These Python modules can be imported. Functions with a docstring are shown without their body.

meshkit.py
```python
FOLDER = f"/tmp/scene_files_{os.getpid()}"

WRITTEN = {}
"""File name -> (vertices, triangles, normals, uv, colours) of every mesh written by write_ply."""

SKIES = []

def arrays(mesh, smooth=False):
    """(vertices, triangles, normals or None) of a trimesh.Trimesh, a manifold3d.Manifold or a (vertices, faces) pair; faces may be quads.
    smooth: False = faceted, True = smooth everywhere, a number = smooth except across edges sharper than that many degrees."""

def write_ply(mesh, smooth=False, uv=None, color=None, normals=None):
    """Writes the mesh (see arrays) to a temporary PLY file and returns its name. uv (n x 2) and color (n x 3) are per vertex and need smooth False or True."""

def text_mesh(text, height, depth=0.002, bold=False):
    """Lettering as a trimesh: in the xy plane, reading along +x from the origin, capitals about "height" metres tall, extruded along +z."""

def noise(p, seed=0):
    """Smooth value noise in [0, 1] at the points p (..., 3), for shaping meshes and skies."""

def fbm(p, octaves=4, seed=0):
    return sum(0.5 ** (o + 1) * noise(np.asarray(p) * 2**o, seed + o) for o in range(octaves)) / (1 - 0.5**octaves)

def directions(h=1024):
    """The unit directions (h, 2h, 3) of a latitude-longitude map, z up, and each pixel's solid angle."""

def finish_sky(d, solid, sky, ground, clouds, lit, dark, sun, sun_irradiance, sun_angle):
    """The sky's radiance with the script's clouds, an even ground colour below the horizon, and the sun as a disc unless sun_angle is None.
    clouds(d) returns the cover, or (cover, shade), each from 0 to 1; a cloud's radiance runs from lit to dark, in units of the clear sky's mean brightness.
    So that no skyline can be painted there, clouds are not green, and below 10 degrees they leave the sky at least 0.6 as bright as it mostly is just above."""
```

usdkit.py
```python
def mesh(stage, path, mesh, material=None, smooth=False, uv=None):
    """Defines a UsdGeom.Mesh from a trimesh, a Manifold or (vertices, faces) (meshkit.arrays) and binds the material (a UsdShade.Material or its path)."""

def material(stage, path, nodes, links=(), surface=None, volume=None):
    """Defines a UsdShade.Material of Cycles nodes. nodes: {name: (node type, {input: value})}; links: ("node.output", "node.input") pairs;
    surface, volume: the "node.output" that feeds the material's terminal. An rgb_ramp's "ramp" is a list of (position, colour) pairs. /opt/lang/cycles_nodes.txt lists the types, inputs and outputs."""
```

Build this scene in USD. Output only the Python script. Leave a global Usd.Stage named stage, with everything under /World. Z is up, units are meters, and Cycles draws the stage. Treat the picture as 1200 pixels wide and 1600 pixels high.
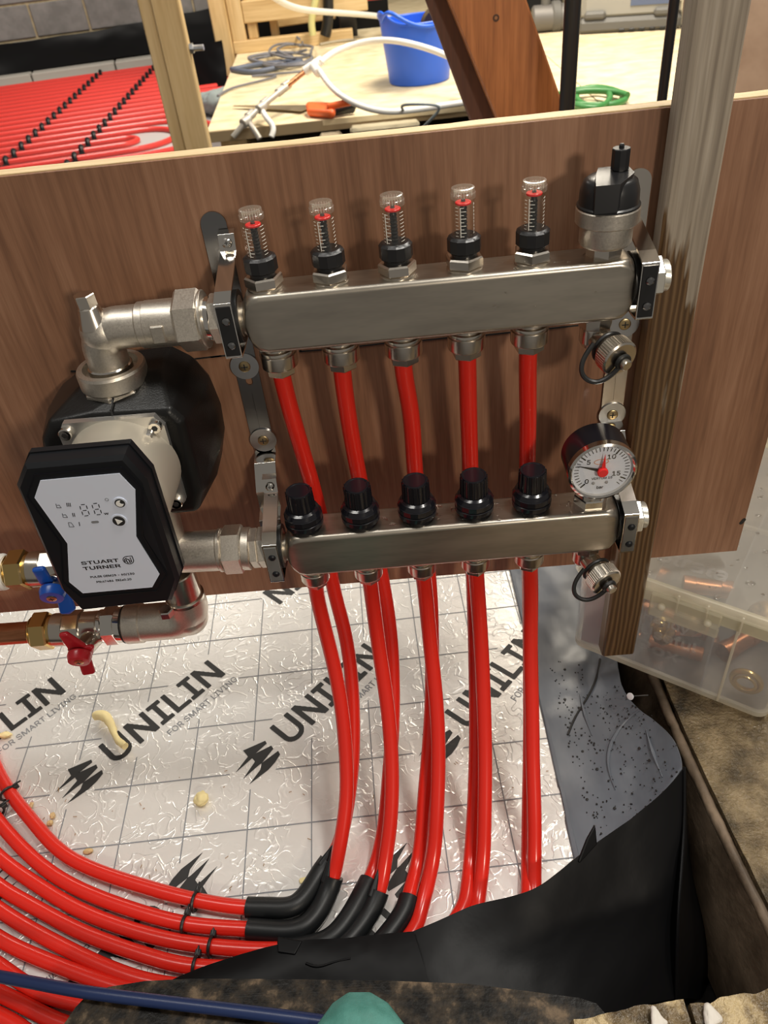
import sys, math, random
sys.path.insert(0, '/opt/lang')
import numpy as np, trimesh, usdkit, meshkit
import manifold3d as m3
from scipy.interpolate import CubicSpline
from shapely.geometry import Polygon, LineString, box as sbox
from shapely.ops import unary_union
from pxr import Usd, UsdGeom, UsdLux, UsdShade, Gf, Sdf

stage = Usd.Stage.CreateInMemory()
UsdGeom.SetStageUpAxis(stage, UsdGeom.Tokens.z); UsdGeom.SetStageMetersPerUnit(stage, 1.0)
world = UsdGeom.Xform.Define(stage, '/World'); stage.SetDefaultPrim(world.GetPrim())
UsdGeom.Scope.Define(stage, '/World/Looks')
A = lambda *a: np.array(a, float)
rng = np.random.default_rng(7)

# ------------------------------------------------------------------ camera
PITCH, YAW, ROLL = 0.68406184, 0.0433252, -0.11446125
EYE, FPX = A(0.0935131, -0.59363285, 0.77594849), 1196.0
def _axes():
    f, r, u = A(0, math.cos(PITCH), -math.sin(PITCH)), A(1, 0, 0), A(0, math.sin(PITCH), math.cos(PITCH))
    c, s = math.cos(YAW), math.sin(YAW); Rz = np.array([[c, -s, 0], [s, c, 0], [0, 0, 1]])
    f, r, u = Rz @ f, Rz @ r, Rz @ u
    c, s = math.cos(ROLL), math.sin(ROLL)
    return c * r + s * u, -s * r + c * u, f
RI, UP, FW = _axes()
cam = UsdGeom.Camera.Define(stage, '/World/camera')
M = Gf.Matrix4d(*RI, 0, *UP, 0, *(-FW), 0, *EYE, 1)
cam.AddTransformOp().Set(M)
cam.CreateHorizontalApertureAttr(36.0); cam.CreateVerticalApertureAttr(48.0); cam.CreateFocalLengthAttr(36.0 * FPX / 1200)
cam.CreateClippingRangeAttr(Gf.Vec2f(0.02, 100)); cam.CreateFStopAttr(18.0); cam.CreateFocusDistanceAttr(0.64)
cam.CreateExposureAttr(0.0)

def at(px, py, axis, val):
    """The place in the room that the photograph's pixel shows, on the plane x, y or z (axis 0, 1, 2) = val."""
    d = FW + (px - 600) / FPX * RI - (py - 800) / FPX * UP
    return EYE + (val - EYE[axis]) / d[axis] * d

# ------------------------------------------------------------------ light
def mat(name, nodes, links, surface=None):
    return usdkit.material(stage, '/World/Looks/' + name, nodes, links, surface=surface or 'p.BSDF')
dome = UsdLux.DomeLight.Define(stage, '/World/room_light')
dome.CreateColorAttr(Gf.Vec3f(1.0, 0.93, 0.84)); dome.CreateIntensityAttr(0.06)
def rect(name, pos, look, w, h, power, col):
    L = UsdLux.RectLight.Define(stage, '/World/' + name)
    pos, look = A(*pos), A(*look); z = pos - look; z /= np.linalg.norm(z)
    x = np.cross(A(0, 0, 1) if abs(z[2]) < .99 else A(0, 1, 0), z); x /= np.linalg.norm(x); y = np.cross(z, x)
    L.AddTransformOp().Set(Gf.Matrix4d(*x, 0, *y, 0, *z, 0, *pos, 1))
    L.CreateWidthAttr(w); L.CreateHeightAttr(h); L.CreateIntensityAttr(power); L.CreateColorAttr(Gf.Vec3f(*col))
rect('work_lamp', (0.95, -2.0, 1.30), (0.1, 0, 0.42), .18, .18, 170, (1, .88, .72))
rect('ceiling_lamp', (0.85, -0.32, 2.40), (0.5, -0.25, 0), .55, .20, 78, (1, .955, .88))
rect('ceiling_lamp_left', (-0.7, -0.15, 2.45), (-0.5, -0.15, 0), 1.0, .30, 14, (1, .965, .90))
rect('added_ceiling_lamp_right', (1.75, 1.75, 2.55), (1.75, 1.75, 0), .30, 2.3, 42, (1, .95, .86))  # unseen strip lamp, added for glints on the slab and box lid
rect('ceiling_lamp_far', (0.9, 3.7, 2.6), (0.5, 3.7, 0), 1.6, .9, 30, (1, .90, .74))
rect('ceiling_lamp_back', (-1.7, 4.2, 2.6), (-1.7, 4.6, 0), .9, .9, 20, (1, .93, .84))

# ------------------------------------------------------------------ prims
names = {}
def numbered(parent, name):
    k = (parent, name); n = names.get(k, 0); names[k] = n + 1
    return name if n == 0 else f'{name}_{n:03d}'
class H:
    def __init__(s, prim, path, loc): s.prim, s.path, s.loc = prim, path, loc
def tag(o, label=None, cat=None, group=None, kind=None):
    p = o.prim
    for k, v in (('label', label), ('category', cat), ('group', group), ('kind', kind)):
        if v: p.SetCustomDataByKey(k, v)
    return o
def thing(name, label, cat, loc, group=None, kind=None):
    path = '/World/' + numbered('/World', name)
    x = UsdGeom.Xform.Define(stage, path); x.AddTranslateOp().Set(Gf.Vec3d(*map(float, loc)))
    return tag(H(x.GetPrim(), path, A(*loc)), label, cat, group, kind)
def tm(mesh):
    if isinstance(mesh, trimesh.Trimesh): return mesh
    v, f, _ = meshkit.arrays(mesh); return trimesh.Trimesh(v, f, process=False)
def part(par, name, mesh, m, label=None, kind=None, smooth=35):
    if isinstance(mesh, (list, tuple)) and not (len(mesh) == 2 and isinstance(mesh[0], np.ndarray)): mesh = cat(*mesh)
    mesh = tm(mesh).copy(); mesh.vertices = mesh.vertices - par.loc
    path = par.path + '/' + numbered(par.path, name)
    g = usdkit.mesh(stage, path, mesh, m, smooth=smooth)
    return tag(H(g.GetPrim(), path, par.loc), label, kind=kind)
def solo(name, mesh, m, label, category, group=None, kind=None, smooth=35):
    if isinstance(mesh, (list, tuple)) and not (len(mesh) == 2 and isinstance(mesh[0], np.ndarray)): mesh = cat(*mesh)
    mesh = tm(mesh).copy(); lo, hi = mesh.bounds; loc = A((lo[0] + hi[0]) / 2, (lo[1] + hi[1]) / 2, lo[2])
    mesh.vertices = mesh.vertices - loc
    path = '/World/' + numbered('/World', name)
    g = usdkit.mesh(stage, path, mesh, m, smooth=smooth); g.AddTranslateOp().Set(Gf.Vec3d(*map(float, loc)))
    return tag(H(g.GetPrim(), path, loc), label, category, group, kind)
def dup(src, loc, label, rotz=0):
    path = '/World/' + numbered('/World', src.path.split('/')[-1])
    x = UsdGeom.Xform.Define(stage, path); p = x.GetPrim()
    p.GetReferences().AddInternalReference(src.path); p.SetInstanceable(True)
    x.ClearXformOpOrder(); x.AddTranslateOp().Set(Gf.Vec3d(*map(float, loc)))
    if rotz: x.AddRotateZOp().Set(float(rotz))
    h = H(p, path, A(*loc)); c = src.prim.GetCustomData()
    return tag(h, label, c.get('category'), c.get('group'))

# ------------------------------------------------------------------ shapes
def cat(*ms):
    out = []
    for m in ms: out += [tm(x) for x in m] if isinstance(m, list) else [tm(m)]
    return trimesh.util.concatenate([trimesh.Trimesh(m.vertices, m.faces, process=False) for m in out])
def unit(v): v = np.asarray(v, float); return v / np.linalg.norm(v)
def frame(z, x=None):
    z = unit(z)
    if x is None: x = A(1, 0, 0) if abs(z[0]) < .9 else A(0, 1, 0)
    x = unit(np.asarray(x, float) - z * np.dot(x, z)); return np.stack([x, np.cross(z, x), z], 1)
def orient(m, o, z, x=None):
    m = tm(m).copy(); m.vertices = m.vertices @ frame(z, x).T + np.asarray(o, float); return m
def lathe(prof, n=28, rot=0.0):
    """profile of (radius, height) from bottom to top, turned about z."""
    prof = np.asarray(prof, float); a = np.arange(n) * 2 * np.pi / n + rot
    v, f, rings = [], [], []
    for r, z in prof:
        if r < 1e-7: rings.append([len(v)]); v.append((0, 0, z))
        else: rings.append(list(range(len(v), len(v) + n))); v += [(r * math.cos(t), r * math.sin(t), z) for t in a]
    for p, q in zip(rings[:-1], rings[1:]):
        if len(p) == 1 and len(q) == 1: continue
        for i in range(n):
            j = (i + 1) % n
            if len(p) == 1: f.append((p[0], q[j], q[i]))
            elif len(q) == 1: f.append((p[i], p[j], q[0]))
            else: f += [(p[i], p[j], q[j]), (p[i], q[j], q[i])]
    return trimesh.Trimesh(np.array(v), np.array(f), process=False)
def solid(prof, n=28, rot=0.0):
    prof = [(0, prof[0][1])] + list(prof) + [(0, prof[-1][1])]
    return lathe(prof, n, rot)
def rod(p0, p1, r, n=24, ch=.0006, r1=None, x=None, rot=0.0):
    p0, p1 = A(*p0), A(*p1); L = np.linalg.norm(p1 - p0); r1 = r if r1 is None else r1
    return orient(solid([(r - ch, 0), (r, ch), (r1, L - ch), (r1 - ch, L)], n, rot), p0, p1 - p0, x)
def hexa(p0, p1, r, ch=.001, n=6, x=None, rot=0.0): return rod(p0, p1, r, n, ch, x=x, rot=rot)
def turned(p0, d, prof, n=28, x=None): return orient(solid(prof, n), p0, d, x)
def rbox(lo, hi, c=.0015):
    lo, hi = A(*lo), A(*hi); c = min(c, .45 * (hi - lo).min()); pts = []
    for s in np.ndindex(2, 2, 2):
        p = np.where(np.array(s) == 1, hi, lo); d = np.where(np.array(s) == 1, -1, 1) * c
        for k in range(3):
            q = p + d; q[k] = p[k]; pts.append(q)
    return trimesh.convex.convex_hull(np.array(pts))
def hull(pts): return trimesh.convex.convex_hull(np.asarray(pts, float))
def ball(c, r, n=1): m = trimesh.creation.icosphere(n, r); m.vertices = m.vertices + A(*c); return m
def hullballs(pts, r, n=2): return hull(np.vstack([ball(p, r, n).vertices for p in pts]))
def spline(pts, n=40, closed=False):
    P = np.asarray(pts, float)
    if closed: P = np.vstack([P, P[:1]])
    t = np.r_[0, np.cumsum(np.linalg.norm(np.diff(P, axis=0), axis=1) ** .7)]
    s = CubicSpline(t, P, bc_type='periodic' if closed else 'natural')
    q = s(np.linspace(0, t[-1], n + 1 if closed else n)); return q[:-1] if closed else q
def tube(pts, r, n=12, closed=False, flat=None):
    P = np.asarray(pts, float); m = len(P); R = np.broadcast_to(r, (m,))
    T = (np.roll(P, -1, 0) - np.roll(P, 1, 0)) if closed else np.gradient(P, axis=0)
    T /= np.linalg.norm(T, axis=1, keepdims=True) + 1e-12
    N = np.zeros_like(P); N[0] = frame(T[0])[:, 0]
    for i in range(1, m):
        k = N[i - 1] - T[i] * np.dot(N[i - 1], T[i]); N[i] = k / np.linalg.norm(k)
    if closed:
        B0 = np.cross(T[0], N[0]); k = N[-1] - T[0] * np.dot(N[-1], T[0]); k /= np.linalg.norm(k)
        tw = math.atan2(np.dot(k, B0), np.dot(k, N[0]))
        for i in range(m):
            a = -tw * i / m; N[i] = N[i] * math.cos(a) + np.cross(T[i], N[i]) * math.sin(a)
    B = np.cross(T, N); a = np.arange(n) * 2 * np.pi / n
    V = P[:, None] + R[:, None, None] * (np.cos(a)[None, :, None] * N[:, None] + np.sin(a)[None, :, None] * B[:, None])
    V = V.reshape(-1, 3); F = []
    for i in range(m if closed else m - 1):
        i2 = (i + 1) % m
        for j in range(n):
            j2 = (j + 1) % n; F += [(i * n + j, i * n + j2, i2 * n + j2), (i * n + j, i2 * n + j2, i2 * n + j)]
    if not closed:
        V = np.vstack([V, P[0], P[-1]]); c0, c1 = len(V) - 2, len(V) - 1
        for j in range(n):
            j2 = (j + 1) % n; F += [(c0, j2, j), (c1, (m - 1) * n + j, (m - 1) * n + j2)]
    return trimesh.Trimesh(V, np.array(F), process=False)
def ring(c, z, R, r, n=32, k=10, x=None):
    a = np.arange(n) * 2 * np.pi / n
    return orient(tube(np.stack([R * np.cos(a), R * np.sin(a), 0 * a], 1), r, k, True), c, z, x)
def ext(poly, h):
    poly = poly if hasattr(poly, 'exterior') or hasattr(poly, 'geoms') else Polygon(poly)
    return cat(*[trimesh.creation.extrude_polygon(g, h, engine='earcut') for g in getattr(poly, 'geoms', [poly])])
def face_xz(m, y):
    """a flat mesh (x, y, thickness) stood up on the wall plane y, its thickness towards -y."""
    m = tm(m).copy(); v = m.vertices; m.vertices = np.stack([v[:, 0], y - v[:, 2], v[:, 1]], 1); return m
def flat_z(m, z):
    m = tm(m).copy(); m.vertices = m.vertices + A(0, 0, z); return m
def strip_yz(path, x0, x1, t):
    """a bent metal strip: path of (y, z), width x0..x1, thickness t."""
    g = LineString(path).buffer(t / 2, cap_style=2, join_style=1, quad_segs=4)
    m = ext(g, x1 - x0); v = m.vertices; m.vertices = np.stack([x0 + v[:, 2], v[:, 0], v[:, 1]], 1); return m
def strip_xz(path, y0, t, w): return face_xz(ext(LineString(path).buffer(w / 2, quad_segs=6), t), y0)
def sheet(rows, t=.0012, n=40, m=14, amp=0, sc=20, seed=0, sag=0, ease=0):
    """a cloth-like sheet lofted through rows of points, with real thickness."""
    R = [spline(r, n) if len(r) > 2 else np.linspace(r[0], r[1], n) for r in rows]; R = np.array(R)
    u = np.linspace(0, 1, len(R)); w = np.linspace(0, 1, m)
    G = CubicSpline(u, R, axis=0, bc_type='natural')(w) if len(R) > 2 else R[0][None] * (1 - w)[:, None, None] + R[1][None] * w[:, None, None]
    G[:, :, 2] -= sag * np.sin(np.pi * w)[:, None]
    if amp:
        q = G * sc; amp = amp * (np.clip(w / ease, 0, 1)[:, None] if ease else 1.0); G[:, :, 2] += amp * (meshkit.fbm(q, 3, seed) - .5) * 2
        G[:, :, 1] += amp * .6 * (meshkit.fbm(q + 9, 3, seed + 5) - .5) * 2
    V = G.reshape(-1, 3); idx = np.arange(m * n).reshape(m, n)
    a, b, c, d = idx[:-1, :-1].ravel(), idx[:-1, 1:].ravel(), idx[1:, 1:].ravel(), idx[1:, :-1].ravel()
    F = np.vstack([np.stack([a, b, c], 1), np.stack([a, c, d], 1)])
    tmp = trimesh.Trimesh(V, F, process=False); Nn = tmp.vertex_normals
    V2 = V - Nn * t; k = len(V)
    border = list(idx[0, :]) + list(idx[1:, -1]) + list(idx[-1, -2::-1]) + list(idx[-2:0:-1, 0])
    S = []
    for i in range(len(border)):
        p, q = border[i], border[(i + 1) % len(border)]; S += [(p, p + k, q + k), (p, q + k, q)]
    return trimesh.Trimesh(np.vstack([V, V2]), np.vstack([F, F[:, ::-1] + k, np.array(S)]), process=False)
def rough(m, amp, sc, seed=0, edge=.01):
    m = tm(m); v, f = trimesh.remesh.subdivide_to_size(m.vertices, m.faces, edge, max_iter=12)
    m = trimesh.Trimesh(v, f, process=True); m.merge_vertices()
    n = m.vertex_normals; m.vertices = m.vertices + n * (amp * 2 * (meshkit.fbm(m.vertices * sc, 4, seed) - .5))[:, None]; return m
def text(s, h, w=None, bold=False, depth=.0003):
    """lettering from the origin, capitals h high; w sets its length."""
    m = meshkit.text_mesh(s, h, depth, bold); lo, hi = m.bounds
    m.vertices = m.vertices - A(lo[0], 0, 0)
    if w: m.vertices = m.vertices * A(w / (hi[0] - lo[0]), 1, 1)
    return m
def lay(m, o, x, y, z=None):
    """moves a flat mesh so that its x and y run along the given directions."""
    m = tm(m).copy(); x, y = np.asarray(x, float), np.asarray(y, float); z = np.cross(unit(x), unit(y)) if z is None else z
    m.vertices = m.vertices @ np.stack([x, y, z]) + np.asarray(o, float); return m
def plate(pts, t):
    """a thin plate over an outline of (x, z) on a wall or (x, y) on a floor, centred where it is drawn."""
    return ext(Polygon(pts), t)

# ------------------------------------------------------------------ materials
def plain(name, col, rough=.5, metal=0, bump=0, bscale=200, **kw):
    nodes = {'p': ('principled_bsdf', dict(base_color=col, roughness=rough, metallic=metal, **kw))}; links = []
    if bump:
        nodes |= {'g': ('geometry', {}), 'n': ('noise_texture', {'scale': bscale, 'detail': 3}), 'b': ('bump', {'strength': bump, 'distance': .0006})}
        links += [('g.position', 'n.vector'), ('n.fac', 'b.height'), ('b.normal', 'p.normal')]
    return mat(name, nodes, links)
def mottled(name, c0, c1, rough=(.4, .6), scale=30, stretch=(1, 1, 1), metal=0, bump=.2, bscale=None, dist=.001, detail=5, lo=.35, hi=.65, mid=None, **kw):
    ramp = [(lo, c0), (hi, c1)] if mid is None else [(lo, c0), ((lo + hi) / 2, mid), (hi, c1)]
    nodes = {'g': ('geometry', {}), 'm': ('mapping', {'scale': stretch}), 'n': ('noise_texture', {'scale': scale, 'detail': detail, 'roughness': .6}),
             'r': ('rgb_ramp', {'ramp': ramp}), 'q': ('map_range', {'from_min': .3, 'from_max': .7, 'to_min': rough[0], 'to_max': rough[1]}),
             'n2': ('noise_texture', {'scale': bscale or scale * 4, 'detail': 4}), 'b': ('bump', {'strength': bump, 'distance': dist}), 'p': ('principled_bsdf', dict(metallic=metal, **kw))}
    links = [('g.position', 'm.vector'), ('m.vector', 'n.vector'), ('n.fac', 'r.fac'), ('r.color', 'p.base_color'), ('n.fac', 'q.value'), ('q.result', 'p.roughness'),
             ('m.vector', 'n2.vector'), ('n2.fac', 'b.height'), ('b.normal', 'p.normal')]
    return mat(name, nodes, links)
def woodgrain(name, c0, c1, c2, along='z', fine=170, broad=14, rough=(.45, .65), bump=.15, patch=None):
    st = {'x': (.05, 1, 1), 'y': (1, .05, 1), 'z': (1, 1, .05)}[along]; st2 = {'x': (.12, 1, 1), 'y': (1, .12, 1), 'z': (1, 1, .12)}[along]
    nodes = {'g': ('geometry', {}), 'm': ('mapping', {'scale': st}), 'm2': ('mapping', {'scale': st2}),
             'n': ('noise_texture', {'scale': fine, 'detail': 4, 'roughness': .65}), 'n2': ('noise_texture', {'scale': broad, 'detail': 4, 'distortion': .6}),
             'r': ('rgb_ramp', {'ramp': [(.3, c0), (.5, c1), (.7, c2)]}), 'mx': ('mix_float', {'fac': .5}),
             'q': ('map_range', {'from_min': .3, 'from_max': .7, 'to_min': rough[0], 'to_max': rough[1]}),
             'b': ('bump', {'strength': bump, 'distance': .0008}), 'p': ('principled_bsdf', {})}
    links = [('g.position', 'm.vector'), ('g.position', 'm2.vector'), ('m.vector', 'n.vector'), ('m2.vector', 'n2.vector'), ('n.fac', 'mx.a'), ('n2.fac', 'mx.b'),
             ('mx.result', 'r.fac'), ('r.color', 'p.base_color'), ('n2.fac', 'q.value'), ('q.result', 'p.roughness'), ('n.fac', 'b.height'), ('b.normal', 'p.normal')]
    return mat(name, nodes, links)
def clear(name, tint=(.985, .98, .96), rough=.05, body=0.0, col=(.8, .8, .8), ior=1.45):
    """thin clear plastic: see-through, shinier at a glancing view, optionally a little milky."""
    nodes = {'t': ('transparent_bsdf', {'color': tint}), 'gl': ('glossy_bsdf', {'color': (1, 1, 1), 'roughness': rough}), 'lw': ('layer_weight', {'blend': .5}), 'pw': ('math', {'math_type': 'power', 'value2': 4.0}), 'f': ('math', {'math_type': 'multiply_add', 'value2': .8, 'value3': .045}), 'x': ('mix_closure', {})}
    links = [('lw.facing', 'pw.value1'), ('pw.value', 'f.value1'), ('f.value', 'x.fac'), ('t.BSDF', 'x.closure1'), ('gl.BSDF', 'x.closure2')]
    s = 'x.closure'
    if body:
        nodes |= {'d': ('diffuse_bsdf', {'color': col}), 'tl': ('translucent_bsdf', {'color': col}), 'y': ('mix_closure', {'fac': .5}), 'z': ('mix_closure', {'fac': body})}
        links += [('d.BSDF', 'y.closure1'), ('tl.BSDF', 'y.closure2'), ('t.BSDF', 'z.closure1'), ('y.closure', 'z.closure2'), ('z.closure', 'x.closure1')]
        links.remove(('t.BSDF', 'x.closure1'))
    return mat(name, nodes, links, s)

NICKEL = mottled('cast_nickel', (.60, .55, .48), (.68, .63, .55), (.36, .46), 700, metal=1, bump=.22, bscale=1500, dist=.0004)
CHROME = plain('chrome', (.74, .71, .66), .12, 1)
NICKEL_S = plain('machined_nickel', (.66, .61, .54), .22, 1)
BRUSH = mottled('brushed_steel', (.46, .42, .36), (.53, .49, .42), (.31, .38), 60, (.2, 1, 1), metal=1, bump=.05, bscale=900, dist=.0002)
ZINC = plain('zinc_plate', (.62, .63, .64), .26, 1)
STEEL_D = plain('bracket_steel', (.26, .26, .26), .2, 1)
BRASS = plain('brass', (.66, .47, .19), .25, 1)
BRASS_OLD = plain('dull_brass', (.50, .38, .20), .33, 1)
COPPER = mottled('copper', (.42, .17, .08), (.62, .28, .15), (.25, .4), 60, (.15, 1, 1), metal=1, bump=.05)
BLACK = plain('black_plastic', (.012, .012, .013), .32)
BLACK_G = plain('black_gloss_plastic', (.008, .008, .011), .16)
BLACK_M = plain('black_matt_plastic', (.006, .007, .009), .42, bump=.1, bscale=3000, specular_ior_level=.3)
FOAM = plain('black_foam_shell', (.006, .006, .006), .36, bump=.25, bscale=700, specular_ior_level=.32)
RUBBER = plain('black_rubber', (.012, .012, .012), .4)
REDP = plain('red_pipe_plastic', (.70, .022, .012), .24, specular_ior_level=.55)
REDF = plain('far_red_pipe_plastic', (.72, .05, .04), .3)
REDL = plain('red_enamel', (.40, .012, .02), .28)
REDPT = plain('red_pointer_plastic', (.75, .02, .02), .3)
BLUEL = plain('blue_enamel', (.01, .08, .42), .28)
SILVER = plain('silver_paint', (.50, .46, .38), .48, .5, bump=.1, bscale=2500)
ALU = plain('cast_aluminium', (.66, .65, .63), .32, .9)
LABEL = plain('silver_label', (.74, .80, .94), .42, .1)
INK = plain('black_print', (.02, .02, .02), .5)
INKG = plain('grey_print', (.22, .23, .25), .5)
WHITEP = plain('white_plastic', (.78, .77, .73), .35)
WHITEPR = plain('white_print', (.85, .85, .82), .5)
DIAL = plain('dial_white', (.84, .88, .97), .5)
ORANGE = plain('orange_plastic', (.85, .14, .03), .4)
CLEARP = clear('clear_plastic')
CLEARC = clear('clear_cap', (.95, .94, .90), .15, .15, (.72, .68, .60))
RIBM = plain('clear_rib', (.55, .51, .44), .3)
GLASSP = clear('gauge_lens', (.98, .98, .98), .02)
MARK = plain('marker_black', (.012, .010, .009), .6)
NEARW = plain('pale_zinc_nut', (.78, .76, .68), .28, .75)
YFOAM = plain('yellow_foam', (.78, .66, .34), .9)
WATER = clear('water', (1, 1, 1), .0, ior=1.33)
PLY = woodgrain('plywood_face', (.125, .056, .030), (.25, .122, .066), (.36, .195, .115), 'z', 190, 22, (.42, .6), .12)
PLYE = woodgrain('plywood_edge', (.45, .31, .15), (.62, .46, .25), (.72, .56, .34), 'x', 200, 30)
PINE = woodgrain('pine', (.42, .26, .10), (.60, .42, .20), (.72, .54, .30), 'z', 60, 9)
PINEX = woodgrain('pine_rail', (.42, .26, .10), (.60, .42, .20), (.72, .54, .30), 'x', 60, 9)
OLDW = woodgrain('stained_timber', (.16, .048, .012), (.36, .125, .036), (.50, .20, .065), 'z', 130, 16, (.35, .5), .2)
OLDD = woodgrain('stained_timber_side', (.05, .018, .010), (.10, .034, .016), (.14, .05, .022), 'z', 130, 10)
CHIP = mottled('chipboard', (.62, .50, .30), (.78, .67, .46), (.5, .7), 9, (1, 1.6, 1), bump=.15, bscale=300)
CHIPE = plain('chipboard_edge', (.34, .25, .14), .8, bump=.4, bscale=300)
def foil_mat():
    # crinkled foil: thin winding ridges in patches plus soft dents, colour even
    nodes = {'g': ('geometry', {}), 'n': ('noise_texture', {'scale': 46, 'detail': 1.5, 'roughness': .5, 'distortion': 1.0}), 'sb': ('math', {'math_type': 'subtract', 'value2': .5}), 'ab': ('math', {'math_type': 'absolute'}),
             'm': ('map_range', {'from_min': 0, 'from_max': .045, 'to_min': 1, 'to_max': 0, 'clamp': True}),
             'k': ('noise_texture', {'scale': 13, 'detail': 1}), 'mk': ('map_range', {'from_min': .34, 'from_max': .62, 'clamp': True}), 'mu': ('math', {'math_type': 'multiply'}),
             'n2': ('noise_texture', {'scale': 55, 'detail': 3, 'distortion': 1.0}), 'sum': ('math', {'math_type': 'multiply_add', 'value2': .55}),
             'b': ('bump', {'strength': .55, 'distance': .0011}),
             'nc': ('noise_texture', {'scale': 5, 'detail': 2}), 'rc': ('rgb_ramp', {'ramp': [(.3, (.80, .78, .75)), (.7, (.87, .85, .82))]}),
             'p': ('principled_bsdf', dict(metallic=.38, roughness=.33))}
    links = [('g.position', 'n.vector'), ('n.fac', 'sb.value1'), ('sb.value', 'ab.value1'), ('ab.value', 'm.value'), ('g.position', 'k.vector'), ('k.fac', 'mk.value'), ('m.result', 'mu.value1'), ('mk.result', 'mu.value2'),
             ('g.position', 'n2.vector'), ('n2.fac', 'sum.value1'), ('mu.value', 'sum.value3'), ('sum.value', 'b.height'), ('b.normal', 'p.normal'), ('g.position', 'nc.vector'), ('nc.fac', 'rc.fac'), ('rc.color', 'p.base_color')]
    return mat('crinkled_foil', nodes, links)
FOIL = foil_mat()
DPM = plain('black_membrane', (.004, .004, .0045), .42, bump=.25, bscale=90, specular_ior_level=.16)
DPM2 = mottled('painted_sheen_membrane', (.075, .085, .105), (.15, .165, .19), (.30, .45), 11, (1, .45, 1), bump=.1, bscale=60, lo=.3, hi=.7)  # grey-blue is light reflected off the glossy black sheet, put into the colour
MUD = mottled('muddy_sheet', (.006, .005, .004), (.17, .12, .075), (.3, .6), 55, bump=.5, bscale=160, mid=(.035, .026, .017), lo=.42, hi=.68, detail=8, specular_ior_level=.2)
CONC = mottled('wet_concrete', (.035, .026, .014), (.27, .20, .11), (.06, .26), 20, bump=1, bscale=300, dist=.0035, mid=(.125, .09, .047))
CONCW = mottled('muddy_concrete_face', (.07, .048, .030), (.23, .165, .11), (.5, .8), 13, bump=.5, bscale=110, dist=.002)
STONE = mottled('wet_stone', (.07, .05, .026), (.48, .37, .20), (.1, .36), 40, (1, 1, 1), bump=1, bscale=190, dist=.004, mid=(.17, .12, .06))
SOIL = plain('dark_soil', (.012, .010, .008), .8, bump=.5)
BLOCK = [mottled('concrete_block_%s' % n, c0, c1, (.7, .9), 10, bump=.4, bscale=120) for n, c0, c1 in (('grey', (.17, .165, .16), (.25, .24, .235)), ('brown', (.18, .165, .15), (.25, .235, .215)), ('pale', (.20, .19, .19), (.29, .28, .275)))]
MORTAR = mottled('mortar', (.36, .29, .17), (.48, .40, .26), (.8, .95), 30, bump=.5)

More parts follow.
